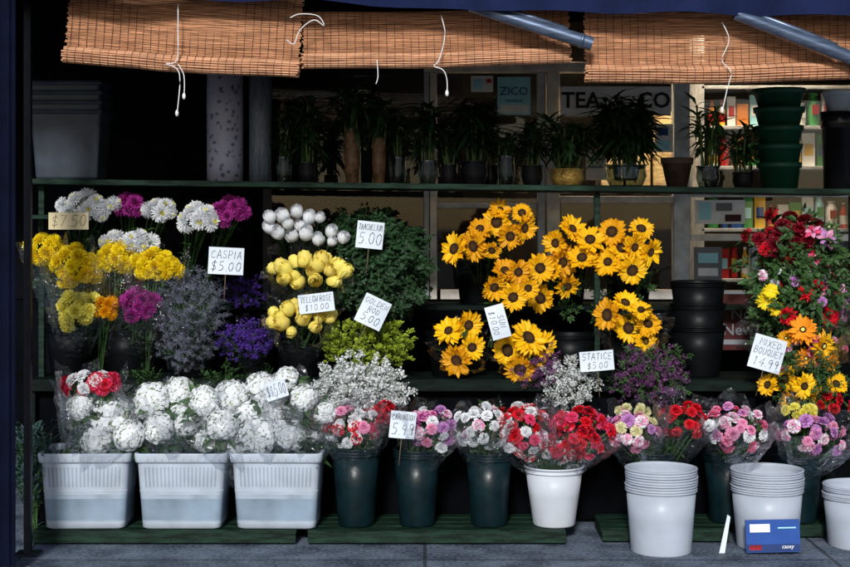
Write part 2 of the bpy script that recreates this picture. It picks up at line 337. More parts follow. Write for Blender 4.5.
def spray(kind,m,ntip=120,fine=.004,spread=.38,sz=.014):
    b=MB(); nb=10
    b.tube([(0,0,0),(.01,0,.4),(0,.01,.75)],[.010,.007,.004],STEM,4,False)
    for i in range(nb):
        h=.2+.55*i/nb+U(-.03,.03); a=i*2.4+U(-.3,.3); rr=spread*U(.45,1); tip=Vector((rr*math.cos(a),rr*math.sin(a),min(1.05,h+U(.2,.42))))
        mid=Vector((tip.x*.45,tip.y*.45,h+(tip.z-h)*.55)); b.tube([(0,0,h),mid,tip],[.005,.004,.002],STEM,3,False)
        for k in range(ntip//nb):
            t=U(.35,1); p0=mid.lerp(tip,t) if t>.4 else Vector((0,0,h)).lerp(mid,.8)
            p=p0+Vector((U(-1,1),U(-1,1),U(-.6,1)))*(.055 if kind!='plume' else .028)
            if kind in('dots','wisp'):
                b.tube([p0,p],[.0022,.0015],STEM if kind=='dots' else m,3,False)
            d=Vector((U(-1,1),U(-1,1),U(0,1))).normalized(); q=d.to_track_quat('Z','Y').to_matrix().to_4x4(); M=Matrix.Translation(p)@q@RZ(U(0,6))
            s2=sz*U(.6,1.25)
            if kind=='leaf':
                b.leaf(p,(p.x*2+U(-.4,.4),p.y*2+U(-.4,.4),U(-.2,.9)),s2*4,s2*1.9,m)
            elif kind=='curl':
                b.leaf(p,(U(-1,1),U(-1,1),U(-.4,1)),s2*3.2,s2*2.4,m,U(.4,1))
            elif kind=='plume':
                b.leaf(p,(p.x+U(-.4,.4),p.y+U(-.4,.4),U(.2,1)),s2*2,s2*.9,m)
            else:
                for j in range(4 if kind!='wisp' else 2):
                    b.petal(M@RZ(j*1.57),s2,s2*.95,.7,.2,m,1,1,lambda t:.4+.6*t)
    if kind in('leaf',):
        for k in range(24): b.leaf((0,0,U(.05,.9)),(U(-1,1),U(-1,1),U(0,.8)),sz*4,sz*1.9,m)
    return b.mesh(kind+'_sprig',False)
CAR={}
def car(*ms):
    k=tuple(m.name for m in ms)
    if k not in CAR: CAR[k]=[carnation(ms),carnation(ms)]
    return R.choice(CAR[k])
HY=[hydrangea(HYD) for _ in range(5)]
SF=[sunflower(SUN),sunflower(SUN,droop=1.3),sunflower(SUN,rd=.31),sunflower(SUN,rd=.40),sunflower(SUN,rd=.35,droop=.2)]
GER_O=[sunflower(ORA,BROWN,PYEL,.22,20,.3),sunflower(SUN,BROWN,PYEL,.24,20,.3)]; GER_Y=[sunflower(YEL,YEL,PYEL,.22,20,.3)]; GER_R=[sunflower(RED,CRIM,BROWN,.22,20,.3)]
RBY=[rosebud(RYEL),rosebud(RYEL),rosebud(RYEL)]; RBW=[rosebud(WHITE),rosebud(WHITE)]
MU={n:[mum(*a),mum(*a)] for n,a in {'w':(WHITE,PYEL,.15,.7),'y':(YEL,None,.24,1),'py':(PYEL,YEL,.22,1),'m':(MAG,DPUR,.18,.8),'o':(SUN,None,.22,1),'c':(CREAM,None,.22,1)}.items()}
LIL=[lily(PINK,HOT),lily(PINK,LILAC)]
SP={'bb':[spray('dots',WHITE,340,sz=.018) for _ in range(3)],'st':[spray('stat',PUR,230,sz=.024) for _ in range(2)],'pl':[spray('stat',DPUR,200,sz=.020) for _ in range(2)],
 'cas':[spray('wisp',CASP,300,sz=.010,spread=.3) for _ in range(3)],'gold':[spray('plume',LEAFY,420,sz=.026,spread=.3) for _ in range(2)],
 'leaf':[spray('leaf',LEAF,140,sz=.022) for _ in range(3)],'bush':[spray('curl',LEAFD,480,sz=.014,spread=.30) for _ in range(3)],'euc':[spray('leaf',LEAFB,70,sz=.026,spread=.3)]}
# ------------------------------------------------------------ bouquet builders
def dome(n,u,v,ru,rv,y,ax=(0,-.8,.6),depth=.8,cmin=-.05,jit=.0):
    c=W(u,v,y); s=S(y); rx=ru*s; rz=rv*s; ry=min(rx,rz)*depth
    q=Vector(ax).to_track_quat('Z','Y'); out=[]; ph=Vector((U(0,9),U(0,9),U(0,9)))
    for i in range(n):
        z=1-(i+.5)/n*(1-cmin); r=math.sqrt(max(0,1-z*z)); a=i*2.39996+U(-.2,.2)*(1+jit*3)
        d=q@Vector((r*math.cos(a),r*math.sin(a),z)); k=U(.9,1.03)*(1+jit*1.6*noise.noise(d*1.7+ph))+U(-jit,jit)*.5
        nn=(d+Vector((U(-1,1),U(-1,1),U(-1,1)))*jit*1.6).normalized()
        out.append((c+Vector((d.x*rx,d.y*ry,d.z*rz))*k, nn))
    return out
def orient(n): 
    return Vector(n).normalized().to_track_quat('Z','Y')@Quaternion((0,0,1),U(0,6.28))
def stems_mesh(pts,base,nleaf,lm,ls,r=.0035):
    b=MB()
    for p,nrm in pts:
        e=p-base-Vector(nrm)*.012; s0=Vector((U(-.02,.02),U(-.02,.02),0)); mid=(s0+e)*.5+Vector((e.x*.12,e.y*.12,.02))*-1+Vector((0,0,.03))
        P=[]
        for i in range(6):
            t=i/5; P.append(s0*(1-t)**2+mid*2*t*(1-t)+e*t*t)
        b.tube(P,[r]*5+[r*.9],STEM,5,False)
        for k in range(nleaf):
            t=U(.45,.97); q=s0*(1-t)**2+mid*2*t*(1-t)+e*t*t
            b.leaf(q,(U(-1,1),U(-1,.7),U(-.1,.8)),ls*U(.6,1.2),ls*.42*U(.7,1.2),lm)
    return b.mesh('stems_and_leaves',False)
def wrapper(e,base,cen,rad,top=1.0,bot=.02,t0=.0,folds=9):
    ax=cen-base; H=ax.length; b=MB(); ph=U(0,6)
    n=44; rows=13
    def jit(a,z,i):
        t=i/(rows); return 1+ (.05+.12*t)*math.sin(a*folds+ph+2*math.sin(a*2))+.08*noise.noise(Vector((math.cos(a)*3,math.sin(a)*3,z*12+ph)))+U(-.045,.045)*(.3+t)
    prof=[]
    for i in range(rows+1):
        t=t0+(1-t0)*i/rows; prof.append((bot+(rad-bot)*t**.75, H*top*t))
    b.lathe(prof,FILM,n,None,jit)
    for k in range(n):
        i=(rows)*n+k; x,y,z=b.v[i]; dz=.08*H*math.sin(k*.85+ph)+.04*H*math.sin(k*1.9)+U(-.04,.05)*H; b.v[i]=(x*1.06,y*1.06,z+dz)
        i-=n; x,y,z=b.v[i]; b.v[i]=(x,y,z+dz*.4)
    me=b.mesh('cellophane_wrapper',False); return obj('cellophane_wrapper',me,e,(0,0,0),ax.to_track_quat('Z','Y'))
def bouquet(name,label,heads,base,part='flower_head',nleaf=4,lm=LEAF,ls=.05,wrap=None,cat='flower bouquet',group=None,fill=None,top=1.0):
    e=thing(name,label,cat,base,group)
    for me,p,n,r in heads:
        obj(part,me,e,p-base,orient(n),r*U(.9,1.12))
    obj('stems_and_leaves',stems_mesh([(p,n) for _,p,n,_ in heads],base,nleaf,lm,ls),e)
    cen=sum((h[1] for h in heads),Vector())/len(heads)
    if fill:
        kind,nf=fill
        for i in range(nf):
            h=R.choice(heads); tip=h[1]+Vector((U(-.03,.03),U(0,.05),U(-.02,.035))); d=tip-base
            obj('filler_sprig',R.choice(SP[kind]),e,d*.45,orient(d),d.length*.58)
    if wrap:
        rad=max((Vector((h[1].x-cen.x,h[1].z-cen.z)).length+h[3]*.6) for h in heads)*wrap
        wrapper(e,base,cen,rad,top)
    return e
def spraybouquet(name,label,kind,n,u,v,ru,rv,y,base,cat='flower bouquet',frac=.6,wrap=None,depth=.8,wid=1):
    e=thing(name,label,cat,base)
    pts=dome(n,u,v,ru,rv,y,depth=depth,cmin=-.3,jit=.15)
    for p,nr in pts:
        d=p-base; obj('sprig',R.choice(SP[kind]),e,d*(1-frac),orient(d),(d.length*frac*wid,d.length*frac*wid,d.length*frac))
    obj('stems_and_leaves',stems_mesh([(base+(p-base)*.8,n_) for p,n_ in pts],base,1,LEAFD,.03),e)
    if wrap: wrapper(e,base,W(u,v,y),ru*S(y)*wrap,.95)
    return e
# ------------------------------------------------------------ containers
def bucket(name,label,m,u,vt,rt,rb,y,zb,group=None,handle=False,rings=2,cat='bucket',hz=None,rimm=None):
    s=S(y); x=(u-425)*s; zt=CZ-(vt-VH)*S(y-rt*s) if hz is None else zb+hz
    h=zt-zb; rt*=s; rb*=s
    e=thing(name,label,cat,(x,y,zb),group,Quaternion((0,0,1),U(-.4,.4)))
    b=MB(); t=.004
    f=lambda k:rb+(rt-rb)*k
    b.lathe([(.001,.006),(rb-.012,.006),(rb-.008,0),(rb-.002,0),(rb,.006),(f(.5),h*.5),(f(.9),h*.9),(f(.9)-t,h*.9),(f(.5)-t,h*.5),(rb-t,.012),(.001,.012)],m,40)
    obj('body',b.mesh('bucket_body'),e)
    b=MB(); pr=[(f(.9)-t,h*.9),(f(.9),h*.895)]
    for k in range(rings):
        z0=h*.9+ (h*.07)*k/rings; pr+=[(f(.9)+.006,z0),(f(.9)+.006,z0+.004),(f(.93)+.0,z0+.006),(f(.93),z0+h*.07/rings-.001)]
    pr+=[(rt+.003,h-.008),(rt+.006,h-.004),(rt+.004,h),(rt-t,h),(rt-t-.001,h-.01),(f(.9)-t,h*.9)]
    b.lathe(pr,rimm or m,40); obj('rim',b.mesh('bucket_rim'),e)
    return e
# ============================================================ SETTING
def sheet(name,x0,x1,y0,y1,z,m,**k):
    b=MB(); b.add([(x0,y0,z),(x1,y0,z),(x1,y1,z),(x0,y1,z)],[(0,1,2,3)],m); return obj(name,b.mesh(name,False),kind='structure',**k)
sheet('ground',-400,400,-400,400,-.14,ROAD)
b=MB(); b.box((0,-1.0,-.066),(60,5.5,.132),PAVE); obj('pavement',b.mesh('pavement',False),kind='structure')
b=MB(); b.box((0,-3.86,-.068),(60,.2,.14),mat('kerb_stone',(.22,.22,.23),.7,.2,12,bump=.3)); obj('kerb',b.mesh('kerb',False),kind='structure',bev=.01)
YW=1.75; s=S(YW)
sh=thing('shop_building','dark shopfront building with beige window frames behind the stand','shop',(0,YW,0))
def wbox(name,u0,u1,v0,v1,y,dep,m,parent=sh,bev=0,label=None):
    a=W(u0,v1,y); c=W(u1,v0,y); b=MB(); b.box(((a.x+c.x)/2,y+dep/2,(a.z+c.z)/2),(c.x-a.x,dep,c.z-a.z),m)
    o=obj(name,b.mesh(name,False),parent,-Vector(parent.location) if parent else (0,0,0),bev=bev)
    if label: o['label']=label
    return o
VG=224+CZ/s
wbox('bulkhead_wall',-500,1400,300,VG,YW,.15,WALLB)
wbox('wall_panel',-500,262,-330,299,YW,.15,WALLM)
wbox('wall_panel',870,1400,-330,299,YW,.15,WALLM)
wbox('fascia',262.5,869.5,-330,22,YW,.15,WALLM)
for (u0,u1,v0,v1,m) in [(262.5,270,22.5,299.5,POSTM),(430,437,72.5,299.5,FRAME),(424,429,72.5,299.5,FRAMEG),(538,545,72.5,299.5,FRAMEG),(547,560,72.5,299.5,FRAME),(424,690,62,72,FRAME),(674,690,72.5,299.5,FRAMEG),(690.5,869.5,189,197,FRAMEG),(690.5,869.5,234,241,FRAME),(690.5,869.5,291,299.5,FRAMEG),(440.5,537.5,290,299.5,FRAME),(752,758,241.5,290.5,FRAMEG),(560.5,673.5,290,299.5,FRAME),(862,869.5,72.5,188.5,FRAMEG),(690.5,869.5,64,72,FRAMEG),(270.5,423.5,290,299.5,POSTM),(560.5,673.5,196,203,FRAME),(437.5,537.5,203,208,FRAMEG)]:
    wbox('window_frame',u0,u1,v0,v1,YW-.02,.08,m,bev=.004)
for (u0,u1,v0,v1) in [(270.5,423.5,23,289.5),(437.5,537.5,72.5,202.5),(437.5,537.5,208.5,289.5),(560.5,673.5,72.5,195.5),(560.5,673.5,203.5,289.5),(690.5,861.5,72.5,188.5),(690.5,869,197.5,233.5),(690.5,751.5,241.5,290.5),(758.5,869,241.5,290.5)]:
    wbox('window_pane',u0,u1,v0,v1,YW+.03,.006,GLASS)
b=MB(); xa,xb,ya,yb,zb_,zt_=-4.2,4.4,YW+.155,5.2,0,3.1
b.add([(xa,ya,zb_),(xb,ya,zb_),(xb,yb,zb_),(xa,yb,zb_),(xa,ya,zt_),(xb,ya,zt_),(xb,yb,zt_),(xa,yb,zt_)],[(0,1,2,3),(4,7,6,5),(3,2,6,7),(0,3,7,4),(1,5,6,2)],INT)
obj('interior_room',b.mesh('interior_room',False),sh,(0,-YW,0))
b=MB(); b.box((0,YW+1.8,3.4),(9,3.9,.1),WALLM); obj('roof',b.mesh('roof',False),sh,(0,-YW,0))
b=MB(); b.box((-.55,2.6,1.5),(1.55,.05,3.0),WALLM); o=obj('interior_partition',b.mesh('interior_partition',False),sh,(0,-YW,0))
LM=bpy.data.materials.new('warm_lamp_tube'); LM.use_nodes=True; LM.node_tree.nodes['Principled BSDF'].inputs['Emission Color'].default_value=(1,.72,.46,1); LM.node_tree.nodes['Principled BSDF'].inputs['Emission Strength'].default_value=48
b=MB(); b.box((0,0,0),(1.7,.16,.02),LM); lt=thing('ceiling_lamp','warm strip lamp glowing inside the shop','lamp',(1.4,2.12,2.75)); obj('lamp_panel',b.mesh('lamp_panel'),lt)
b=MB(); b.box((0,0,.035),(1.76,.2,.045),PWHT); obj('lamp_housing',b.mesh('lamp_housing',False),lt)
def sign(name,label,u,v,w,h,y,board,lines,inkm,size,roll=0,yaw=0,thick=.003,cat='sign',stick=0,shear=.12,group=None,extra=None,bold=.0,tilt=0,hand=False,dx=0,dz=0):
    c=W(u,v,y); s=S(y)
    q=Quaternion((0,0,1),yaw)@Quaternion((0,1,0),roll)@Quaternion((1,0,0),tilt)
    e=thing(name,label,cat,c,group,q)
    b=MB(); nx=6; ww=w*s; hh=h*s
    vs=[];fs=[]
    cur=lambda x:.05*ww*((2*x/ww)**2) if thick<.003 else 0
    for side in (0,1):
        for i in range(nx+1):
            x=-ww/2+ww*i/nx; yy=cur(x)+side*thick
            vs+=[(x,yy,-hh/2),(x,yy,hh/2)]
    o=2*(nx+1)
    for i in range(nx):
        fs.append((2*i,2*i+2,2*i+3,2*i+1)); fs.append((o+2*i,o+2*i+1,o+2*i+3,o+2*i+2)); fs.append((2*i,o+2*i,o+2*i+2,2*i+2)); fs.append((2*i+1,2*i+3,o+2*i+3,o+2*i+1))
    fs+=[(0,1,o+1,o),(2*nx,o+2*nx,o+2*nx+1,2*nx+1)]
    b.add(vs,fs,board); obj('card',b.mesh('card',False),e)
    if extra:
        for (eu,ev,ew,eh,em) in extra:
            b=MB(); b.box((eu*s,-.0025,ev*s),(ew*s,.002,eh*s),em); obj('print_patch',b.mesh('print_patch',False),e)
    n=len(lines); L_=[(l if isinstance(l,tuple) else (l,1,inkm)) for l in lines]
    if hand:
        tot=sum(l[1] for l in L_); z=hh*.44; avail=hh*.88
        for l,szf,im in L_:
            hh_=avail*szf/tot; me=hand_mesh(l,hh_*.72,ww*.88,im,.0011+.0004*(szf>1))
            for v_ in me.vertices: v_.co.y+=cur(v_.co.x)
            obj('lettering',me,e,(0,-.0008,z-hh_/2),None); z-=hh_
    else:
        for i,(l,szf,im) in enumerate(L_):
            me=text_mesh(l,size*s*szf,im,.0006,shear,bold=bold)
            z=((n-1)/2-i)*size*s*1.0
            obj('lettering',me,e,(dx*s,-.0048,z+dz*s),FACE)
    if stick:
        b=MB(); b.tube([(0,thick+.004,-hh/2+.02),(0,thick+.006,-hh/2-stick)],.0018,WOOD,6); obj('stick',b.mesh('stick'),e)
    return e
sign('window_poster','pale cyan and white drink poster on the shop door glass',514,96,33,38,YW-.03,PCYAN,[('ZICO',1.3,PBLUE),('coconut',.6,PBLUE)],PWHT,9,thick=.004,cat='poster',extra=[(0,-13,28,8,PWHT)],shear=0)
sign('window_poster','pale poster stuck on the shop door glass',482,84,22,16,YW-.03,PWHT,[],PBLUE,7,thick=.004,cat='poster',extra=[(-4,0,9,10,PCYAN),(7,3,5,4,PRED)])
sign('tea_sign','pale sign board with large dark TEA lettering',616,101,110,29,YW-.04,PGR2,['TEA      CO'],INK,22,thick=.01,cat='sign',shear=0,bold=.0025)
sign('window_poster','pale blue printed poster in the shop window',664,138,18,28,YW-.03,PWHT,[],PRED,9,thick=.004,cat='poster',extra=[(0,-7,12,9,PCYAN),(-1,6,10,7,PBLUE)])
sign('window_poster','cream notice sheet taped in the window',596,165,20,30,YW-.03,mat('paper_cream',(.86,.80,.66),.6,.1,10),[],PBLUE,10,thick=.004,cat='poster',extra=[(0,6,14,3,PGRY),(0,-2,14,2,PGRY)])
sign('window_poster','blue and white printed poster low in the shop window',720,212,50,24,YW-.03,PWHT,[],PBLUE,10,thick=.004,cat='poster',extra=[(-15,1,12,17,PCYAN),(13,-6,16,7,PRED2),(4,5,16,8,PGRY)])
sign('window_poster','pale notice taped inside the lower window',708,264,28,34,YW-.03,PGRY,[],PBLUE,10,thick=.004,cat='poster',extra=[(0,6,20,10,PCYAN),(0,-8,20,8,PWHT)])
sign('news_sign','dim red newspaper sign with pale News lettering',741,322,42,56,1.2,PRED2,[('No',1,PGRY),('News',1.0,PGRY)],PWHT,16,thick=.01,cat='sign',shear=0,bold=.001,extra=[(0,-20,36,5,PGRY)])  # board colour darkened to carry the shade around the sign
ps=thing('product_shelf','shop shelf with packaged goods behind the window','shelf',W(780,165,2.35))
b=MB()
for v in (168,128,88,230,280): 
    a=W(700,v,2.35); c=W(868,v,2.35); b.box(((a.x+c.x)/2,2.45,a.z),(c.x-a.x,.3,.02),FRAMEG)
obj('shelf_board',b.mesh('shelf_board',False),ps,-Vector(ps.location),bev=.003)
b=MB()
for u in (700,868):
    a=W(u,60,2.35); b.box((a.x,2.45,1.25),(.03,.3,2.5),FRAMEG)
obj('upright',b.mesh('upright',False),ps,-Vector(ps.location))
def pkg(kind,m1,m2,h,w):
    b=MB()
    if kind=='box': b.box((0,0,h/2),(w,w*.6,h),m1); b.box((0,-w*.3-.001,h*.5),(w*.7,.002,h*.35),m2)
    elif kind=='bag':
        b.lathe([(.001,0),(w*.45,.004),(w*.5,h*.2),(w*.5,h*.7),(w*.3,h*.92),(w*.42,h)],m1,12); b.box((0,-w*.5-.001,h*.5),(w*.6,.004,h*.3),m2)
    else: b.lathe([(.001,0),(w*.4,0),(w*.4,h*.6),(w*.36,h*.68),(w*.15,h*.85),(w*.15,h)],m1,14); b.lathe([(w*.41,h*.15),(w*.41,h*.5)],m2,14); b.lathe([(w*.17,h*.93),(w*.17,h*1.02),(.001,h*1.02)],m2,10)
    return b.mesh('package_'+kind,False)
cm=[PBLUE,PRED,PWHT,PCYAN,PYEL2,PGRN,PORG,PWHT,PRED]
for v in (168,128,230,280):
    u=706
    while u<862:
        wpx=U(8,14); h=U(20,33); p=W(u+wpx/2,v,2.4)
        o=obj('product_package',pkg(R.choice(['box','bag','bottle','box']),R.choice(cm),R.choice(cm),h*S(2.4),wpx*S(2.4)*.95),None,(p.x,2.36,W(700,v,2.35).z+.0105),Quaternion((0,0,1),U(-.2,.2)))
        o['label']='brightly printed grocery package on the shop shelf'; o['category']='package'; o['group']='packaged goods on the shop shelf'
        u+=wpx+U(.5,2)
wd=thing('wall_cabinet','warm lit wooden wall cabinet inside the shop window','cabinet',W(640,185,2.55))
WDM=mat('cabinet_wood',(.88,.60,.30),.5,.35,10,stretch=(1,1,6))
z0=W(0,186,2.5).z; z1=W(0,112,2.5).z; b=MB()
for (u,w_) in [(612,22),(638,24),(664,22)]:
    p=W(u,180,2.5); b.box((p.x,2.5,(z0+z1)/2),(w_*S(2.5),.04,z1-z0),WDM)
obj('door_panel',b.mesh('door_panel',False),wd,-Vector(wd.location),bev=.006)
b=MB(); p=W(638,180,2.5); b.box((p.x,2.68,(z0+z1)/2),(84*S(2.5),.3,z1-z0+.04),INT); obj('carcass',b.mesh('carcass',False),wd,-Vector(wd.location))
# ============================================================ AWNING, BLINDS, POSTS
aw=thing('awning','navy canvas awning over the flower stand','awning',(0,YW,2.8))
b=MB(); 
b.add([(-3.2,YW-.02,2.95),(3.2,YW-.02,2.95),(3.2,-.16,2.40),(-3.2,-.16,2.40)],[(0,1,2,3)],NAVY)
obj('canopy',b.mesh('canopy',False),aw,-Vector(aw.location))
b=MB(); n=60; vs=[];fs=[]
for i in range(n+1):
    x=-3.2+6.4*i/n; zb=2.312-.016*(x+1.0)+.006*math.sin(i*1.3) ; 
    if x>-.35: zb-=.025*min(1,(x+.35)*3)
    vs+=[(x,-.16+.012*math.sin(i*.9),2.40),(x,-.162+.02*math.sin(i*.9+.4),zb)]
for i in range(n): fs.append((2*i,2*i+1,2*i+3,2*i+2))
b.add(vs,fs,NAVY); obj('valance',b.mesh('valance'),aw,-Vector(aw.location))
def blind(label,u0,v0,u1,v1,h,y,roll_r):
    a=W(u0,v0,y); c=W(u1,v1,y); ang=math.atan2(c.z-a.z,c.x-a.x); Lw=(c-a).length
    e=thing('bamboo_blind',label,'blind',a,'woven bamboo blinds under the awning',Quaternion((0,1,0),-ang))
    b=MB(); sp=.0066; n=int((h-roll_r*2)/sp); sg=U(.006,.012)
    for i in range(n):
        z=roll_r*2+i*sp+sp/2; j=U(-.006,.006); r=.0031*U(.75,1.1)
        sag=lambda x:-sg*math.sin(math.pi*x/Lw)+.002*math.sin(x*9)
        P=[(x,U(-.001,.001)+.006*math.sin(x*5+i*.05)+.012,z+sag(x)+U(-.0008,.0008)) for x in [j+(Lw)*k/10 for k in range(11)]]
        b.tube(P,r,SLAT,4)
    obj('slats',b.mesh('blind_slats',False),e)
    b=MB(); nr=18
    for i in range(nr*2):
        an=2*math.pi*i/nr; rr=roll_r*(1 if i<nr else .72); j=U(-.008,.008)
        P=[(x,-.008+rr*math.cos(an),roll_r+rr*math.sin(an)-sg*math.sin(math.pi*x/Lw)+.002*math.sin(x*9)+U(-.001,.001)) for x in [j+Lw*k/10 for k in range(11)]]
        b.tube(P,.0046,SLAT,5)
    obj('rolled_end',b.mesh('blind_roll',False),e)
    b=MB(); x=.02
    while x<Lw-.01:
        P=[(x+U(-.001,.001),-.0048+.006*math.sin(x*5)+.012,roll_r*2+ (h-roll_r*2)*k/6-sg) for k in range(7)]
        b.tube(P,.0013,THR,4)
        P=[(x,-.008+(roll_r+.005)*math.cos(t),roll_r+(roll_r+.005)*math.sin(t)-sg*math.sin(math.pi*x/Lw)) for t in [math.pi*2*k/14 for k in range(15)]]
        b.tube(P,.0013,THR,3); x+=.033+U(-.002,.002)
    obj('stitching',b.mesh('blind_stitching',False),e)
    return e
blind('woven bamboo blind rolled up under the awning, slightly tilted',64,62,298,77,.34,-.04,.031)
blind('woven bamboo blind rolled up beneath the navy awning',303,68,570,62,.24,-.02,.028)
blind('low hanging woven bamboo blind beside the metal arm',586,82,858,78,.32,-.04,.033)
def cord(label,pts,y=-.10,knots=()):
    p0=W(*pts[0],y); e=thing('pull_cord',label,'cord',p0,'white blind cords')
    P=[]; pw=[W(u,v,y+U(-.006,.006))-p0 for u,v in pts]
    for i in range(len(pw)-1):
        a=pw[max(i-1,0)];b_=pw[i];c=pw[i+1];d=pw[min(i+2,len(pw)-1)]
        for k in range(5):
            t=k/5; P.append(.5*((2*b_)+(c-a)*t+(2*a-5*b_+4*c-d)*t*t+(3*b_-a-3*c+d)*t**3))
    P.append(pw[-1]); b=MB(); b.tube(P,.0022,CORD,6); obj('string',b.mesh('string'),e)
    for (u,v) in knots:
        b=MB(); b.lathe([(.001,-.014),(.006,-.01),(.0075,0),(.005,.01),(.001,.013)],CORD,8); obj('tassel',b.mesh('tassel'),e,W(u,v,y)-p0)
cord('white pull cord hanging from the bamboo blind',[(178,4),(178,30),(177,60),(166,64),(176,68),(180,80),(177,115)],knots=[(177,113)])
cord('knotted white cord tail beside the blind',[(178,64),(184,76),(184,98)],knots=[(184,96)])
cord('white pull cord hanging below the awning',[(441,15),(445,35),(439,60),(434,66),(443,70),(447,80),(447,95)],knots=[(447,93)])
cord('thin white cord hanging below a blind',[(377,60),(378,76),(376,84)])
cord('curled white cord looped at the blind corner',[(290,18),(300,14),(318,16),(324,26),(314,20),(300,30),(294,44),(287,40)],y=-.12)
cord('white pull cord dangling over the window',[(722,22),(729,40),(722,60),(731,72),(727,90),(722,112)],knots=[(722,110)])
for (ua,va,ub,vb,y) in [(470,6,592,44,-.13),(735,14,862,62,-.13)]:
    a=W(ua,va,y); c=W(ub,vb,y); b=MB(); dd=(c-a)
    b.tube([Vector(),dd*.5,dd],[.024,.027,.029],METAL,20,False); b.tube([Vector(),dd*.5,dd],[.021,.024,.026],METAL,20,False)
    b.tube([dd*.9,dd*.93],[.031,.031],METAL,20); up=Vector((0,0,.045)); b.tube([up*.7,dd*.5+up*.7,dd*.8+up*.6],.011,METAL,12)
    obj('arm',b.mesh('arm'),aw,a-Vector(aw.location))
b=MB(); a=W(-14,0,-.2); c=W(17,0,-.2)
vs=[];fs=[];n=14
for i in range(n+1):
    x=a.x+(c.x-a.x)*i/n; yy=-.2+.02*math.sin(i*1.7)
    vs+=[(x,yy,.02),(x,yy,2.4)]
for i in range(n): fs.append((2*i,2*i+2,2*i+3,2*i+1))
b.add(vs,fs,NAVYD); o=obj('awning_curtain',b.mesh('awning_curtain')); o['label']='navy canvas side curtain hanging at the stand edge'; o['category']='curtain'
e=thing('awning_post','dark blue painted metal post holding the awning','post',(W(28,0,.1).x,.1,0))
b=MB(); b.box((0,0,1.17),(.03,.035,2.34),POSTM); obj('shaft',b.mesh('post_shaft',False),e,bev=.004)
b=MB(); b.box((0,0,.005),(.1,.1,.01),POSTM); obj('foot_plate',b.mesh('post_foot',False),e,bev=.002)
# ============================================================ STAND
st=thing('display_stand','dark green stepped wooden stand holding flower buckets','stand',(0,.9,0))
def sbox(name,c,d,m,rot=None,bev=.004):
    b=MB(); b.box((0,0,0),d,m); return obj(name,b.mesh(name,False),st,Vector(c)-Vector(st.location),Quaternion((0,1,0),rot) if rot else None,bev=bev)
Z2=.68; Z3=1.0
for k in range(3): sbox('shelf_board',(.03,.73+.125*k,Z2-.012),(3.75,.12,.024),PAINT)
for k in range(3): sbox('shelf_board',(.03,1.12+.125*k,Z3-.012),(3.75,.12,.024),PAINT)
sbox('shelf_apron',(.03,.665,Z2-.03),(3.75,.012,.05),PAINT)
sbox('shade_panel',(.03,.735,.335),(3.7,.012,.63),WALLB)  # black sheet added to stand in for the shade beneath the tiers
for x in (-1.83,-.6,.62,1.88):
    sbox('leg',(x,.70,Z2/2-.02),(.045,.045,Z2-.05),PAINT); sbox('leg',(x,1.42,(Z3-.024)/2),(.045,.045,Z3-.026),PAINT)
ya=.72
aL=W(30,0,ya).x; aR=W(862,0,ya).x
zl=W(0,178.5,ya).z; zr=W(0,189,ya).z; ang=math.atan2(zl-zr,aR-aL)
TH=.026
for k in range(3):
    sbox('top_shelf_board',((aL+aR)/2,ya+.07+.135*k,(zl+zr)/2-TH/2),(aR-aL,.13,TH),PAINTS,ang)
def top_z(x): return zl+(zr-zl)*(x-aL)/(aR-aL)+.001
for u in (42,597,852):
    x=W(u,0,.8).x; h=top_z(x)-TH-.002; sbox('post',(x,.80,h/2+.0),(.028,.032,h-.004),PAINTS)
sbox('side_shelf_board',(W(42,0,.7).x+.03,.72,W(0,217,.7).z),(.16,.2,.02),PAINTS)
def pallet(label,u0,u1,y0,y1,m=PAINTS):
    x0=(u0-425)*S(y0); x1=(u1-425)*S(y0); e=thing('wooden_pallet',label,'pallet',((x0+x1)/2,(y0+y1)/2,0),'low green wooden pallets under the buckets')
    b=MB(); n=4; dw=(y1-y0)/n
    for k in range(n): b.box((U(-.004,.004),y0+dw*(k+.5)-(y0+y1)/2,.052),(x1-x0,dw-.012,.018),m)
    obj('deck',b.mesh('pallet_deck',False),e,bev=.002)
    b=MB(); 
    for k in range(3): b.box(((k-1)*(x1-x0-.08)/2,0,.021),(.07,y1-y0-.02,.0415),m)
    b.box((0,y0-(y0+y1)/2-.008,.034),(x1-x0,.014,.05),m)
    obj('runner',b.mesh('pallet_runner',False),e,bev=.002)
pallet('low green pallet under the white crates',32,296,.29,.66); pallet('low green pallet under the dark buckets',308,566,.29,.66); pallet('low green pallet behind the white pails',602,729,.33,.66); pallet('low green pallet at the end of the stand',742,872,.42,.66)
ZP=.0625
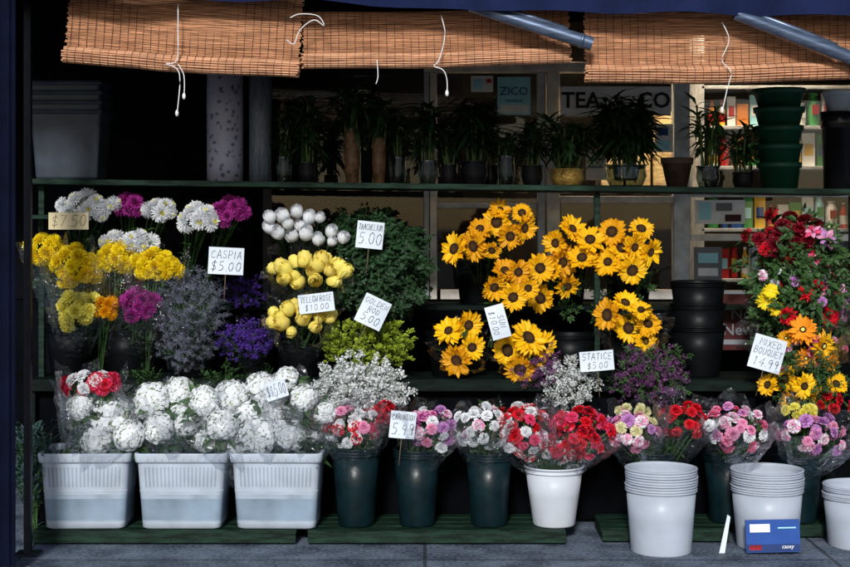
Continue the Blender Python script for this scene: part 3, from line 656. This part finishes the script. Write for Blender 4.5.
# ============================================================ CRATES
def crate_mesh():
    wt,wb,h,dt,db=.388,.345,.335,.30,.26
    def ring(w,d,z,n=5,r=.03):
        P=[]
        for cx,cy,a0 in [(w/2-r,d/2-r,0),(-w/2+r,d/2-r,90),(-w/2+r,-d/2+r,180),(w/2-r,-d/2+r,270)]:
            for k in range(n): a=math.radians(a0+90*k/(n-1)); P.append((cx+r*math.cos(a),cy+r*math.sin(a),z))
        return P
    def loft(bb,secs,m):
        vs=[];fs=[];n=20
        for w,d,z in secs: vs+=ring(w,d,z)
        for i in range(len(secs)-1):
            for k in range(n): k2=(k+1)%n; fs.append((i*n+k,i*n+k2,(i+1)*n+k2,(i+1)*n+k))
        bb.add(vs,fs,m); return vs
    L=lambda k:(wb+(wt-wb)*k,db+(dt-db)*k)
    def sec(k,o=0): w,d=L(k); return (w+o,d+o,h*k)
    low=MB(); loft(low,[sec(.0,-.02),sec(.02),sec(.10)],CRW); loft(low,[sec(.10),sec(.12)],CRM); loft(low,[sec(.12),sec(.40)],CRB); loft(low,[sec(.40),sec(.46)],CRM); loft(low,[sec(.46),sec(.88)],CRW)
    loft(low,[sec(.88,-.01),sec(.03,-.01)],CRW)
    P=ring(wb-.02,db-.02,.001); low.add(P,[tuple(range(20))],CRW)
    ribs=MB(); nb=19
    for k in range(nb):
        x=(-.5+(k+.5)/nb)*.86
        for sgn in (-1,1):
            wa,da=L(.56); wc,dc=L(.82); sw=.0035
            p=[(x*wa-sw,sgn*(da/2+.0012),h*.56),(x*wa+sw,sgn*(da/2+.0012),h*.56),(x*wc+sw,sgn*(dc/2+.0012),h*.82),(x*wc-sw,sgn*(dc/2+.0012),h*.82)]
            ribs.add(p,[(0,1,2,3)],CRS)
    for z in (.5,):
        w,d=L(z); loft(ribs,[(w,d,h*z-.003),(w+.003,d+.003,h*z-.002),(w+.003,d+.003,h*z+.002),(w,d,h*z+.003)],CRW)
    rim=MB(); loft(rim,[sec(.88),sec(.88,.016),sec(.9,.018),sec(.985,.022),sec(1,.018),sec(1,-.004),sec(.88,-.008)],CRW)
    for k in range(12):
        w,d=L(.94); rim.box(((-.5+(k+.5)/12)*w*.97,-d/2-.0105,h*.935),(.002,.002,h*.06),CRW)
    return low.mesh('crate_tub'),ribs.mesh('crate_slots',False),rim.mesh('crate_rim')
c1,c2,c3=crate_mesh()
for (u,a) in [(84,.03),(181,0),(276.5,-.02)]:
    x=(u-425)*S(.31); e=thing('plastic_crate','white translucent plastic crate with water and hydrangeas','crate',(x,.44,ZP),'white plastic flower crates on the pallet',Quaternion((0,0,1),a))
    obj('tub',c1,e); obj('slotted_wall',c2,e); obj('rim',c3,e)
# ============================================================ FRONT BUCKETS
G='dark green plastic flower buckets'
for u,vt,rt,rb in [(356,450,24,18),(417,452,23,17.5),(489,455,23,18),(654,455,24,18),(728,456,24,18),(798,458,24,18)]:
    bucket('flower_bucket','dark green plastic bucket holding wrapped bouquets',GREENB,u,vt,rt,rb,.42 if u<600 else .5,ZP,G)
bucket('flower_bucket','glossy white tapered bucket with red and pink carnations',WPL,554,470,29,21,.42,ZP,None,rings=1)
PGp='white plastic pails on the pavement'
for u,y,vt,nn,lab in [(661,.165,489,3,'white plastic pail nested in a stack on the pavement'),(767,.26,490,3,'white plastic pail nested in a stack behind a blue carton'),(859,.27,498,2,'white plastic pail nested at the end of the stand')]:
    for k in range(nn):
        hz=CZ-(vt-VH)*S(y-.14)
        bucket('plastic_pail',lab,WPL2,u+(.6 if k==1 else 0),0,35,30,y,0.0005+.034*k,PGp,False,2,'pail',hz=hz)
sign('printed_carton','flat blue printed carton leaning against the white pail',773,536,54,32,.09,PBLUE,[('casey',.62,PWHT)],PWHT,9,roll=-.02,thick=.012,cat='carton',extra=[(-13,8,20,8,PWHT),(0,-11.5,53,7,PNAVY),(-18,-11,12,5,PRED),(14,8,18,1.2,PCYAN)],shear=.2,tilt=-.1,dx=14,dz=-10.5)
b=MB(); p=W(722,560,.12); b.add([(-.012,0,0),(.012,0,0),(.04,.02,.15),(.028,.02,.16)],[(0,1,2,3)],CARD); b.add([(-.012,.002,0),(.012,.002,0),(.04,.022,.15),(.028,.022,.16)],[(3,2,1,0)],CARD)
o=obj('cardboard_strip',b.mesh('cardboard_strip',False),None,(p.x,.12,.001)); o['label']='white cardboard strip leaning by the pail'; o['category']='cardboard'
BG='black plastic flower buckets on the stand'
for u,y,z,h in [(72,.84,Z2,.24),(128,.86,Z2,.22),(192,.84,Z2,.22),(252,.84,Z2,.2),(300,.84,Z2,.22),(365,.84,Z2,.2),(452,.84,Z2,.21),(522,.84,Z2,.21),(570,.84,Z2,.2),(637,.84,Z2,.2),(806,.84,Z2,.2)]:
    bucket('flower_bucket','black plastic bucket holding flowers on the stand',BLACKB,u,0,26,20,y,z,BG,hz=h)
for k in range(3): bucket('flower_bucket','empty black plastic bucket stacked on the stand',BLACKB,698,0,27,21,.84,Z2+.105*k,BG,hz=.24)
for u,h in [(70,.24),(130,.22),(190,.22),(300,.22),(385,.2),(480,.22),(563,.22),(628,.22),(790,.22)]:
    bucket('flower_bucket','black plastic bucket holding tall flowers on the stand',BLACKB,u,0,25,20,1.24,Z3,BG,hz=h)
# ============================================================ FLOWERS
def base(u,y,z): return Vector(((u-425)*S(y),y,z))
def heads(meshf,n,u,v,ru,rv,y,rpx,depth=.8,jit=.12,up=0,**k):
    s=S(y); return [(meshf() if callable(meshf) else R.choice(meshf),p,(nr+Vector((0,0,up))).normalized(),rpx*s*U(.8,1.15)) for p,nr in dome(n,u,v,ru,rv,y,depth=depth,jit=jit,**k)]
def expl(lst,meshes,y,jit=.04,up=.25,cu=None,front=1.0,var=.3):
    out=[]
    us=sum(a[0] for a in lst)/len(lst); vs=sum(a[1] for a in lst)/len(lst)
    for (u,v,r) in lst:
        yy=y+U(-jit,jit); p=W(u,v,yy); n=Vector(((u-us)*.018+U(-var,var),-front,up-(v-vs)*.012+U(-var,var)))
        out.append((R.choice(meshes),p,n.normalized(),r*S(yy)))
    return out
hyd_b=[([(80,406,17),(107,415,25),(97,439,17),(129,435,17)],84,0),
 ([(151,401,20),(158,428,18),(184,416,24),(205,401,16),(179,392,16)],176,1),
 ([(231,396,21),(222,423,18),(206,440,13),(238,446,14)],222,2),
 ([(261,387,18),(277,405,19),(257,434,21),(291,433,21),(248,411,15)],262,2),
 ([(304,397,17),(313,427,19),(285,380,15),(325,412,12)],300,2)]
for i,(l,bu,cr_) in enumerate(hyd_b):
    bs=base([78,181,258,272,296][i],.44,ZP+.12)
    hs=expl(l,HY,.38,.07,.75,var=.4)
    bouquet('hydrangea_bouquet','white hydrangea heads in crinkled clear wrap in a crate',hs,bs,nleaf=9,ls=.12,wrap=1.12,group='white hydrangea bouquets in the crates',top=1.15)
bouquet('carnation_bouquet','red and white blooms in clear wrap among hydrangeas',heads(lambda:car(RED,HOT) if U(0,1)<.5 else car(WHITE),18,92,385,28,12,.36,8,jit=.2),base(84,.46,ZP+.12),wrap=1.0)
def cb(label,u,v,ru,rv,n,cols,bu,r=7.2,y=.40,filler=None,nm='carnation_bouquet',wrap=1.18,zb=.2,by=.42):
    f=lambda: car(*R.choice(cols))
    return bouquet(nm,label,heads(f,n,u,v,ru,rv,y,r,jit=.26,cmin=-.2),base(bu,by,ZP+zb),nleaf=5,ls=.05,wrap=wrap,fill=filler,top=1.15)
cb('pink, red and white carnations wrapped in clear film',352,428,27,22,30,[(RED,WHITE),(HOT,),(PINK,),(WHITE,),(RED,WHITE),(WHITE,)],355,r=6.6)
cb('deep red carnations tucked in clear film',384,416,12,14,10,[(RED,),(RED,CRIM)],360,r=6.3)
cb('pale pink and magenta carnations wrapped in clear film',429,430,25,23,28,[(PINK,WHITE),(PINK,),(MAG,PINK),(LILAC,),(WHITE,)],417,r=6.4)
cb('white and blush carnations wrapped in clear film',481,427,25,23,25,[(WHITE,),(WHITE,),(WHITE,),(WHITE,),(WHITE,PINK)],488,r=6.4,filler=('leaf',3))
cb('crimson and white carnations in clear film, white bucket',524,434,26,27,34,[(RED,WHITE),(WHITE,),(RED,),(HOT,),(RED,WHITE),(WHITE,PINK)],545,r=7.0)
cb('bright red carnations in clear film in white bucket',580,434,28,25,34,[(RED,),(RED,HOT),(HOT,RED),(RED,),(RED,CRIM),(HOT,)],560,r=7.2)
cb('cluster of red carnations between the wrapped bunches',556,450,18,16,14,[(RED,HOT),(RED,WHITE),(WHITE,)],556,r=7)
cb('lilac and cream carnations wrapped in clear film',634,432,25,20,24,[(PINK,LILAC),(LILAC,),(CREAM,),(PINK,),(WHITE,PINK)],650,r=6.2,by=.5,zb=.16)
cb('small red carnations wrapped in clear film',684,422,21,18,15,[(RED,),(RED,CRIM)],660,r=6,by=.5,zb=.16)
cb('pink and white carnations wrapped in clear film',737,430,31,23,34,[(PINK,),(WHITE,PINK),(PINK,LILAC),(WHITE,),(HOT,PINK)],728,r=6.4,by=.5,zb=.16)
cb('lilac and pink carnations wrapped in clear film',810,436,30,20,30,[(PINK,LILAC),(LILAC,),(PINK,),(WHITE,PINK)],798,r=6.2,by=.5,zb=.16)
bouquet('chrysanthemum_bouquet','small pale yellow chrysanthemums above lilac carnations',heads(MU['py'],9,800,411,18,6,.42,5.5),base(798,.5,ZP+.2))
bouquet('chrysanthemum_bouquet','small cream chrysanthemums above lilac carnations',heads(MU['c'],8,634,411,18,5,.42,5.5),base(650,.5,ZP+.2))
def mb_(label,key,n,u,v,ru,rv,y,r,bu,by,bz,wrap=None,nm='chrysanthemum_bouquet'):
    return bouquet(nm,label,heads(MU[key],n,u,v,ru,rv,y,r,jit=.22,cmin=-.25),base(bu,by,bz),nleaf=5,ls=.05,wrap=wrap)
B3=Z3+.03;B2=Z2+.03
mb_('white spider chrysanthemums in a tall bunch','w',13,90,208,26,12,.80,9.5,72,1.24,B3)
mb_('magenta chrysanthemums in a tall bunch','m',7,130,207,14,10,.84,9,125,1.24,B3)
mb_('white chrysanthemums in a tall bunch','w',7,160,210,16,9,.82,9,140,1.24,B3)
mb_('full white chrysanthemums in a tall bunch','w',9,198,219,19,11,.80,9.5,185,1.24,B3)
mb_('plum and magenta chrysanthemums in a tall bunch','m',10,230,214,16,14,.84,8.5,205,1.24,B3)
mb_('white chrysanthemums between yellow bunches','w',9,125,243,24,9,.76,9,120,1.24,B3)
mb_('bright yellow chrysanthemums in clear wrap','y',13,47,252,19,15,.76,8.6,66,.9,B2+.1,1.05)
mb_('dense bright yellow chrysanthemums in clear wrap','y',22,75,268,23,18,.72,8.4,78,.84,B2,1.05)
mb_('yellow chrysanthemums bunch in clear wrap','y',13,115,258,17,15,.74,8.4,112,.84,B2,1.05)
mb_('bright yellow chrysanthemums beside the caspia','y',16,157,266,21,15,.72,8.4,145,.84,B2,1.05)
mb_('pale yellow chrysanthemums in clear wrap','py',17,78,311,20,17,.68,8.6,76,.84,B2,1.1)
mb_('golden chrysanthemums in a small bunch','o',6,106,308,9,10,.68,7,100,.84,B2)
mb_('magenta chrysanthemums in clear wrap','m',12,139,306,17,14,.70,8.5,133,.84,B2,1.15)
spraybouquet('greenery_bunch','dark leafy greenery bunch behind the chrysanthemums','leaf',12,105,285,70,50,.98,base(110,1.2,Z3),'greenery',wid=1.1)
spraybouquet('caspia_bunch','grey wispy caspia bunch below its price card','cas',20,190,300,28,34,.74,base(192,.84,B2),frac=.72,wrap=.9,wid=1.2)
spraybouquet('caspia_bunch','grey wispy caspia bunch in clear wrap','cas',10,185,345,26,20,.7,base(190,.84,B2),frac=.8,wrap=1.0,wid=1.3)
spraybouquet('statice_bunch','deep purple statice in dark wrap','st',11,247,334,26,15,.68,base(250,.84,B2),frac=.6,wrap=1.0,wid=1.15)
spraybouquet('statice_bunch','dark violet statice in a bucket','st',6,244,293,16,12,.85,base(245,1.2,Z3),frac=.4,wid=1.0)
bouquet('rose_bouquet','yellow rose buds bunched in clear sleeves',heads(RBY,19,310,273,35,14,.76,8.4,.7,jit=.15,up=.4),base(306,1.0,B3-.2),part='rose_bud',nleaf=4,wrap=1.0)
bouquet('rose_bouquet','yellow rose buds in clear sleeves below the card',heads(RBY,17,299,320,30,14,.64,8.6,.7,jit=.15,up=.4),base(300,.84,B2),part='rose_bud',nleaf=4,wrap=1.05)
bouquet('rose_bouquet','white rose buds bunched on the upper tier',expl([(270,218,8.5),(283,216,9),(297,212,8),(309,218,9),(320,218,7),(278,233,9),(292,236,9),(306,234,9),(318,240,8),(331,232,9),(343,238,8),(270,228,8),(332,242,7),(288,224,8),(300,226,8)],RBW,.80,.03,1.0),base(300,1.24,B3),part='rose_bud',nleaf=5)
spraybouquet('greenery_bunch','dense dark green curly foliage beside the white roses','bush',26,382,264,30,40,.86,base(384,1.24,Z3-.05),'greenery',frac=.75,wid=1.3)
spraybouquet('greenery_bunch','dark foliage bunch rising behind the white roses','bush',10,355,226,20,12,.95,base(370,1.24,Z3),'greenery',frac=.55,wid=1.2)
spraybouquet('goldenrod_bunch','yellow green goldenrod plumes in a bucket','gold',24,370,338,42,22,.68,base(366,.84,B2-.1),frac=.6,wid=1.15)
spraybouquet('babys_breath_bunch',"airy white baby's breath bunch above the crates",'bb',32,360,384,44,24,.5,base(360,.72,Z2-.25+.03),frac=.6,wrap=None,wid=1.1)
spraybouquet('babys_breath_bunch',"white baby's breath bunch with pale green stems",'bb',13,570,384,22,22,.58,base(570,.84,B2-.1),frac=.6,wid=1.1)
spraybouquet('statice_bunch','plum statice bunch beside the sunflowers','pl',9,538,364,20,16,.62,base(550,.84,B2-.1),frac=.6,wid=1.1)
spraybouquet('statice_bunch','plum and magenta statice in clear wrap','pl',14,650,372,32,24,.6,base(645,.84,B2-.12),frac=.65,wrap=.95,wid=1.15)
spraybouquet('greenery_bunch','sparse dark leaves among plum statice','leaf',7,650,372,36,26,.62,base(645,.84,B2-.12),'greenery',frac=.6)
def sf(label,l,y,b,n=3,wrap=None):
    l=[(u,v,r*U(1.08,1.30)) for u,v,r in l]
    bouquet('sunflower_bouquet',label,expl(l,SF,y,.05,.12,var=.62),b,part='sunflower',nleaf=n,ls=.1,group='sunflower bunches in black buckets',wrap=wrap,top=.85)
sf('tall sunflowers crowded in a bunch',[(455,249,14),(474,246,13),(497,222,14),(510,236,13),(524,228,13),(480,229,10),(492,250,10),(522,213,9),(500,210,9)],.82,base(482,1.24,B3))
sf('sunflowers drooping from a tall bunch',[(518,272,13),(494,287,14),(513,297,14),(528,288,10),(505,271,11)],.70,base(490,.9,B2+.1),4)
sf('sunflowers crowded below the green shelf',[(540,268,13),(562,262,13),(556,243,13),(572,229,12),(590,240,12),(582,258,13),(567,286,13),(541,298,13),(553,270,9)],.80,base(563,1.24,B3),4)
sf('sunflowers leaning beside the green post',[(612,232,13),(641,229,12),(634,247,13),(650,252,12),(608,262,13),(632,270,13),(621,248,11)],.80,base(628,1.24,B3),4)
sf('small bunch of sunflowers with dark centres',[(449,331,15),(468,325,14),(457,360,15),(472,347,11)],.66,base(455,.84,B2),4,wrap=1.0)
sf('sunflowers bunch over a black bucket',[(508,350,14),(528,338,15),(543,345,12),(520,369,13),(534,358,11)],.66,base(522,.84,B2),4,wrap=1.0)
sf('sunflowers bunch beside the empty buckets',[(608,315,13),(625,303,12),(628,328,15),(648,324,13),(645,341,12),(641,310,10)],.68,base(637,.84,B2),4,wrap=1.0)
spraybouquet('greenery_bunch','leafy stems among the sunflowers','leaf',7,555,300,60,30,1.0,base(560,1.24,Z3),'greenery',frac=.5)
spraybouquet('greenery_bunch','leafy stems between the sunflower bunches','leaf',5,628,290,30,25,.98,base(628,1.24,Z3),'greenery',frac=.5)
b8=base(806,.84,B2); b9=base(800,1.24,B3)
bouquet('mixed_bouquet','crimson roses and carnations in a tall bunch',heads(lambda:car(CRIM,) if U(0,1)<.6 else car(CRIM,RED),24,788,243,34,24,.84,7.6,jit=.4),b9,nleaf=14,ls=.09)
bouquet('lily_bouquet','pink lilies opening at the stand end',expl([(834,268,14),(838,298,15),(828,238,11),(840,322,13),(814,260,10),(812,230,9),(820,290,12)],LIL,.76,.03,.3,var=.5),base(820,1.1,B3-.1),part='lily',nleaf=12,ls=.11,wrap=.9)
bouquet('mixed_bouquet','white and pink small blooms in a mixed bunch',heads(lambda:car(WHITE) if U(0,1)<.5 else car(PINK,WHITE),12,788,280,28,13,.78,4.8,jit=.4),b9,nleaf=12,ls=.08)
bouquet('mixed_bouquet','deep red blooms filling the mixed bunch',heads(lambda:car(CRIM,RED) if U(0,1)<.6 else car(LILAC,),14,806,302,34,32,.78,5.8,jit=.4),b9,nleaf=14,ls=.09)
bouquet('mixed_bouquet','orange, yellow and red gerberas in a mixed bunch',expl([(803,330,14),(823,346,15),(806,358,11),(786,338,9),(830,362,10)],GER_O,.62,.03,.15,var=.45)+expl([(767,300,10),(776,309,8),(771,291,8)],GER_Y,.68,.03,.2)+expl([(806,293,9),(829,318,10),(788,316,9)],GER_R,.68,.03,.2,var=.5),b8,part='gerbera',nleaf=12,ls=.08,wrap=1.0)
bouquet('mixed_bouquet','pink blooms around a price card',heads(lambda:car(PINK,HOT) if U(0,1)<.6 else car(WHITE,PINK),11,802,350,38,26,.70,5.6,jit=.4),b8,nleaf=14,ls=.08)
sf('small sunflowers and greenery at the stand end',[(785,379,12),(804,386,12),(768,385,10),(820,397,11),(790,400,9),(836,384,10)],.60,b8,8)
bouquet('mixed_bouquet','scarlet blooms beside small sunflowers',heads(lambda:car(RED,CRIM),7,832,404,16,12,.6,6,jit=.3),b8,nleaf=8,ls=.06)
spraybouquet('greenery_bunch','dark mixed greenery behind the mixed bouquets','leaf',34,804,300,40,76,.79,base(803,1.24,Z3-.1),'greenery',frac=.6,wid=1.1)
spraybouquet('greenery_bunch','dark mixed greenery around small sunflowers','leaf',20,805,380,40,28,.65,base(806,.84,B2-.1),'greenery',frac=.6)
spraybouquet('eucalyptus_bunch','blue green eucalyptus sprigs beside the crates','euc',14,30,447,18,30,.36,base(34,.36,.02),'greenery',frac=.75,wid=.9)
spraybouquet('greenery_bunch','dark leafy greenery behind the hydrangeas','leaf',9,180,378,110,14,.68,base(180,.75,Z2-.3),'greenery',frac=.5)
# ============================================================ PRICE CARDS
PG='handwritten price cards'
def pc(label,u,v,w,h,y,lines,roll=0,yaw=0,m=CARD,ink=INK,stick=.12):
    sign('price_card',label,u,v,w,h,y,m,lines,ink,1,roll,yaw,.0015,'price card',stick,.15,PG,hand=True)
pc('yellowed handwritten price card on the side shelf',68,221,40,17,.6,['$7.50'],.0,0,CARDY,stick=.02)
pc('white handwritten price card above grey caspia',226,261,35,27,.64,['CASPIA',('$5.00',1.2,INK)],.05,.1)
pc('white handwritten price card above white roses',370,235,27,27,.7,['TRACHELIUM',('5.00',1.9,INK)],.10,.05)
pc('white handwritten card over yellow rose buds',316,303,36,19,.55,['YELLOW ROSE','$10.00'],-.12,-.1)
pc('tilted white price card over goldenrod',373,312,28,30,.52,['GOLDEN','ROD',('5.00',1.4,INKG)],.45,.1)
pc('upright white price card between sunflowers',498,322,34,19,.58,['SUN','$10.00'],1.3,0,stick=0)
pc('small white price card among the hydrangeas',276,390,22,18,.26,['$15.00'],-.3,.1)
pc('white price card among pink carnations',403,425,26,27,.28,['CARNATION',('5.99',1.9,INK)],.1,.15)
pc('white price card above the plum statice',597,361,34,20,.5,['STATICE','$5.00'],-.08,0)
pc('large white price card in the mixed bouquets',768,354,34,34,.5,['MIXED','BOUQUET',('14.99',1.3,INK)],.28,.1)
# ============================================================ TOP SHELF OBJECTS
YS=.9
def on(u,y=YS):
    x=(u-425)*S(y); return Vector((x,y,top_z(x)))
def binm():
    b=MB()
    wt,dt,wb,db,h=.335,.24,.29,.20,.33
    b.box((0,0,h/2),(wt,dt,h),GREY,None,wb/wt)
    b.box((0,0,h-.012),(wt+.02,dt+.02,.024),GREY)
    return b.mesh('bin_body',False)
bm_=binm()
for k in range(4):
    p=on(71); e=thing('storage_bin','grey translucent plastic bin nested in a stack','bin',p+Vector((U(-.003,.003),0,.045*k)),'stack of grey plastic bins on the shelf'); obj('tub',bm_,e,bev=.012)
def roll(label,u,w,vt,m,y=YS):
    p=on(u,y); h=CZ-(vt-VH)*S(y)-p.z; r=w/2*S(y); e=thing('wrapping_roll',label,'wrapping roll',p); b=MB()
    b.lathe([(.02,0),(r,0),(r,h*.3),(r*1.01,h*.6),(r,h),(r*.9,h),(r*.9,h-.004),(.022,h-.003)],m,32); obj('sheet_roll',b.mesh('sheet_roll'),e)
    b=MB(); b.lathe([(.016,0),(.02,0),(.02,h+.012),(.016,h+.012),(.016,0)],WOOD,16); obj('core_tube',b.mesh('core_tube'),e)
roll('tall roll of patterned grey floral wrapping',225,36,68,FLW); roll('tall roll of clear grey film',260,22,70,mat('film_roll',(.10,.12,.15),.25,.3,20,stretch=(8,8,1),bump=.3))
def plant(label,u,vt,pot,potr,poth,nst,sp,leafn,y=YS,leafl=.14,name='lucky_bamboo_plant',stalkfrac=.72,lm=LEAFT):
    p=on(u,y); s=S(y); H=CZ-(vt-VH)*s-p.z; r=potr*s; h=poth*s
    e=thing(name,label,'potted plant',p,None)
    b=MB(); b.lathe([(.001,0),(r*.7,0),(r*.78,.006),(r*1.0,h*.45),(r*.92,h*.85),(r,h*.95),(r*1.04,h),(r*.9,h),(r*.85,h*.8),(.001,h*.78)],pot,24); obj('pot',b.mesh('pot'),e)
    bs=MB(); bl=MB()
    for i in range(nst):
        a=i*2.4; x0=.5*r*math.cos(a)*U(.4,1); y0=.5*r*math.sin(a); top=Vector((x0*2+U(-.02,.02),y0*1.8,h*.7+(H-h*.7)*stalkfrac*U(.65,1.1)))
        n=7; P=[];Rr=[]
        for k in range(n*3+1):
            t=k/(n*3); P.append(Vector((x0,y0,h*.3)).lerp(top,t)+Vector((.004*math.sin(t*5+i),0,0))); Rr.append(.0062 if k%3==0 else .005)
        bs.tube(P,Rr,BAM,8)
        for k in range(leafn):
            t=U(.25,1)**.7; q=Vector((x0,y0,h*.6)).lerp(top,t); an=U(0,6.28); el=U(-.3,1.4)
            bl.leaf(q,(math.cos(an)*sp,math.sin(an)*sp,el),leafl*U(.45,1.1),leafl*.18,lm,U(.3,.8))
    obj('stalks',bs.mesh('stalks'),e); obj('leaves',bl.mesh('leaves',False),e)
plant('lucky bamboo in a small glass vase',284,100,VASE,8,26,5,.9,20,leafl=.11)
plant('lucky bamboo in a dark pot',307,82,POTK,9,20,7,.9,28)
plant('tall plant in a brown glazed vase',352,70,POTB,8,52,6,.8,26)
plant('small plant in a brown and glass vase',379,74,POTB,7,46,6,.8,26)
plant('lucky bamboo in a ribbed glass vase',398,98,VASE,9,28,4,1,18,y=1.0,leafl=.12)
plant('lucky bamboo in a dark glass vase',428,84,VASE,10,24,7,1,28)
plant('bushy lucky bamboo in a black pot',474,80,POTK,14,24,12,1.2,34)
plant('small ornament plant in a black pot',449,112,POTK,8,20,5,.9,18,leafl=.11)
plant('small ornament plant in a glass vase',506,120,VASE,9,30,5,.9,18,leafl=.10)
plant('lucky bamboo in a squat dark pot',532,104,POTK,11,20,7,1.1,26,leafl=.12)
plant('bushy lucky bamboo in a round gold pot',567,102,POTGO,17,17,10,1.0,30,leafl=.13)
plant('large leafy plant in a silvery glass vase',626,80,VASE,21,22,18,1.2,48,leafl=.16)
plant('lucky bamboo stalks in a glass vase',708,86,VASE,12,22,7,.9,18,leafl=.12,lm=LEAF)
plant('small green plant in a dark pot',743,108,POTK,11,16,7,1,20,leafl=.11)
plant('lucky bamboo stalks behind the dark pots',490,100,POTK,9,20,5,1,18,y=1.02,leafl=.12)
def pot(label,u,vt,rt,rb,m,y=YS,z=None,h=None,group=None):
    p=on(u,y); s=S(y); hh=h if h else CZ-(vt-VH)*s-p.z; rt*=s; rb*=s
    if z is not None: p.z+=z
    e=thing('plant_pot',label,'plant pot',p,group); b=MB()
    b.lathe([(.001,0),(rb,0),(rt*.93,hh*.78),(rt*.94,hh*.78),(rt,hh*.8),(rt*1.02,hh),(rt*.95,hh),(rt*.9,hh*.75),(rb*.9,.01),(.001,.01)],m,32); obj('body',b.mesh('pot_body'),e)
pot('plain terracotta pot on the green shelf',677,158,16,10,TERR)
for k in range(5): pot('green plastic pot in a nested stack',779,0,[22,23,24,25,26][k],18,POTG,z=.088*k,h=.125,group='stack of green plastic pots')
pot('black plastic pot under a white pot',838,112,17,14,POTK); pot('white plastic pot resting on a black pot',838,0,15,11,CRW,z=(CZ-(112-VH)*S(YS)-on(838).z)+.001,h=.1)
# ============================================================ LIGHT, CAMERA
w=bpy.data.worlds.new('World'); sc.world=w; w.use_nodes=True; N=w.node_tree.nodes; L=w.node_tree.links
sky=N.new('ShaderNodeTexSky'); sky.sky_type='NISHITA'; sky.sun_disc=False
EL=math.radians(29); AZ=math.radians(-7)
dirv=Vector((math.sin(AZ)*math.cos(EL),-math.cos(AZ)*math.cos(EL),math.sin(EL)))
sky.sun_elevation=EL; sky.sun_rotation=math.atan2(dirv.x,dirv.y)
L.new(sky.outputs[0],N['Background'].inputs[0]); N['Background'].inputs[1].default_value=.085
sl=bpy.data.lights.new('sun','SUN'); sl.energy=3.5; sl.angle=math.radians(8); sl.color=(1,.985,.97)
so=bpy.data.objects.new('sun',sl); col.objects.link(so); so.rotation_mode='QUATERNION'; so.rotation_quaternion=dirv.to_track_quat('Z','Y')
cd=bpy.data.cameras.new('camera'); cam=bpy.data.objects.new('camera',cd); col.objects.link(cam)
cam.location=(0,-D,CZ); cam.rotation_euler=(math.radians(90),0,0); cd.sensor_width=36; cd.lens=36*D/(850*D/K); cd.shift_y=-(283.5-VH)/850; cd.clip_end=1500
sc.camera=cam
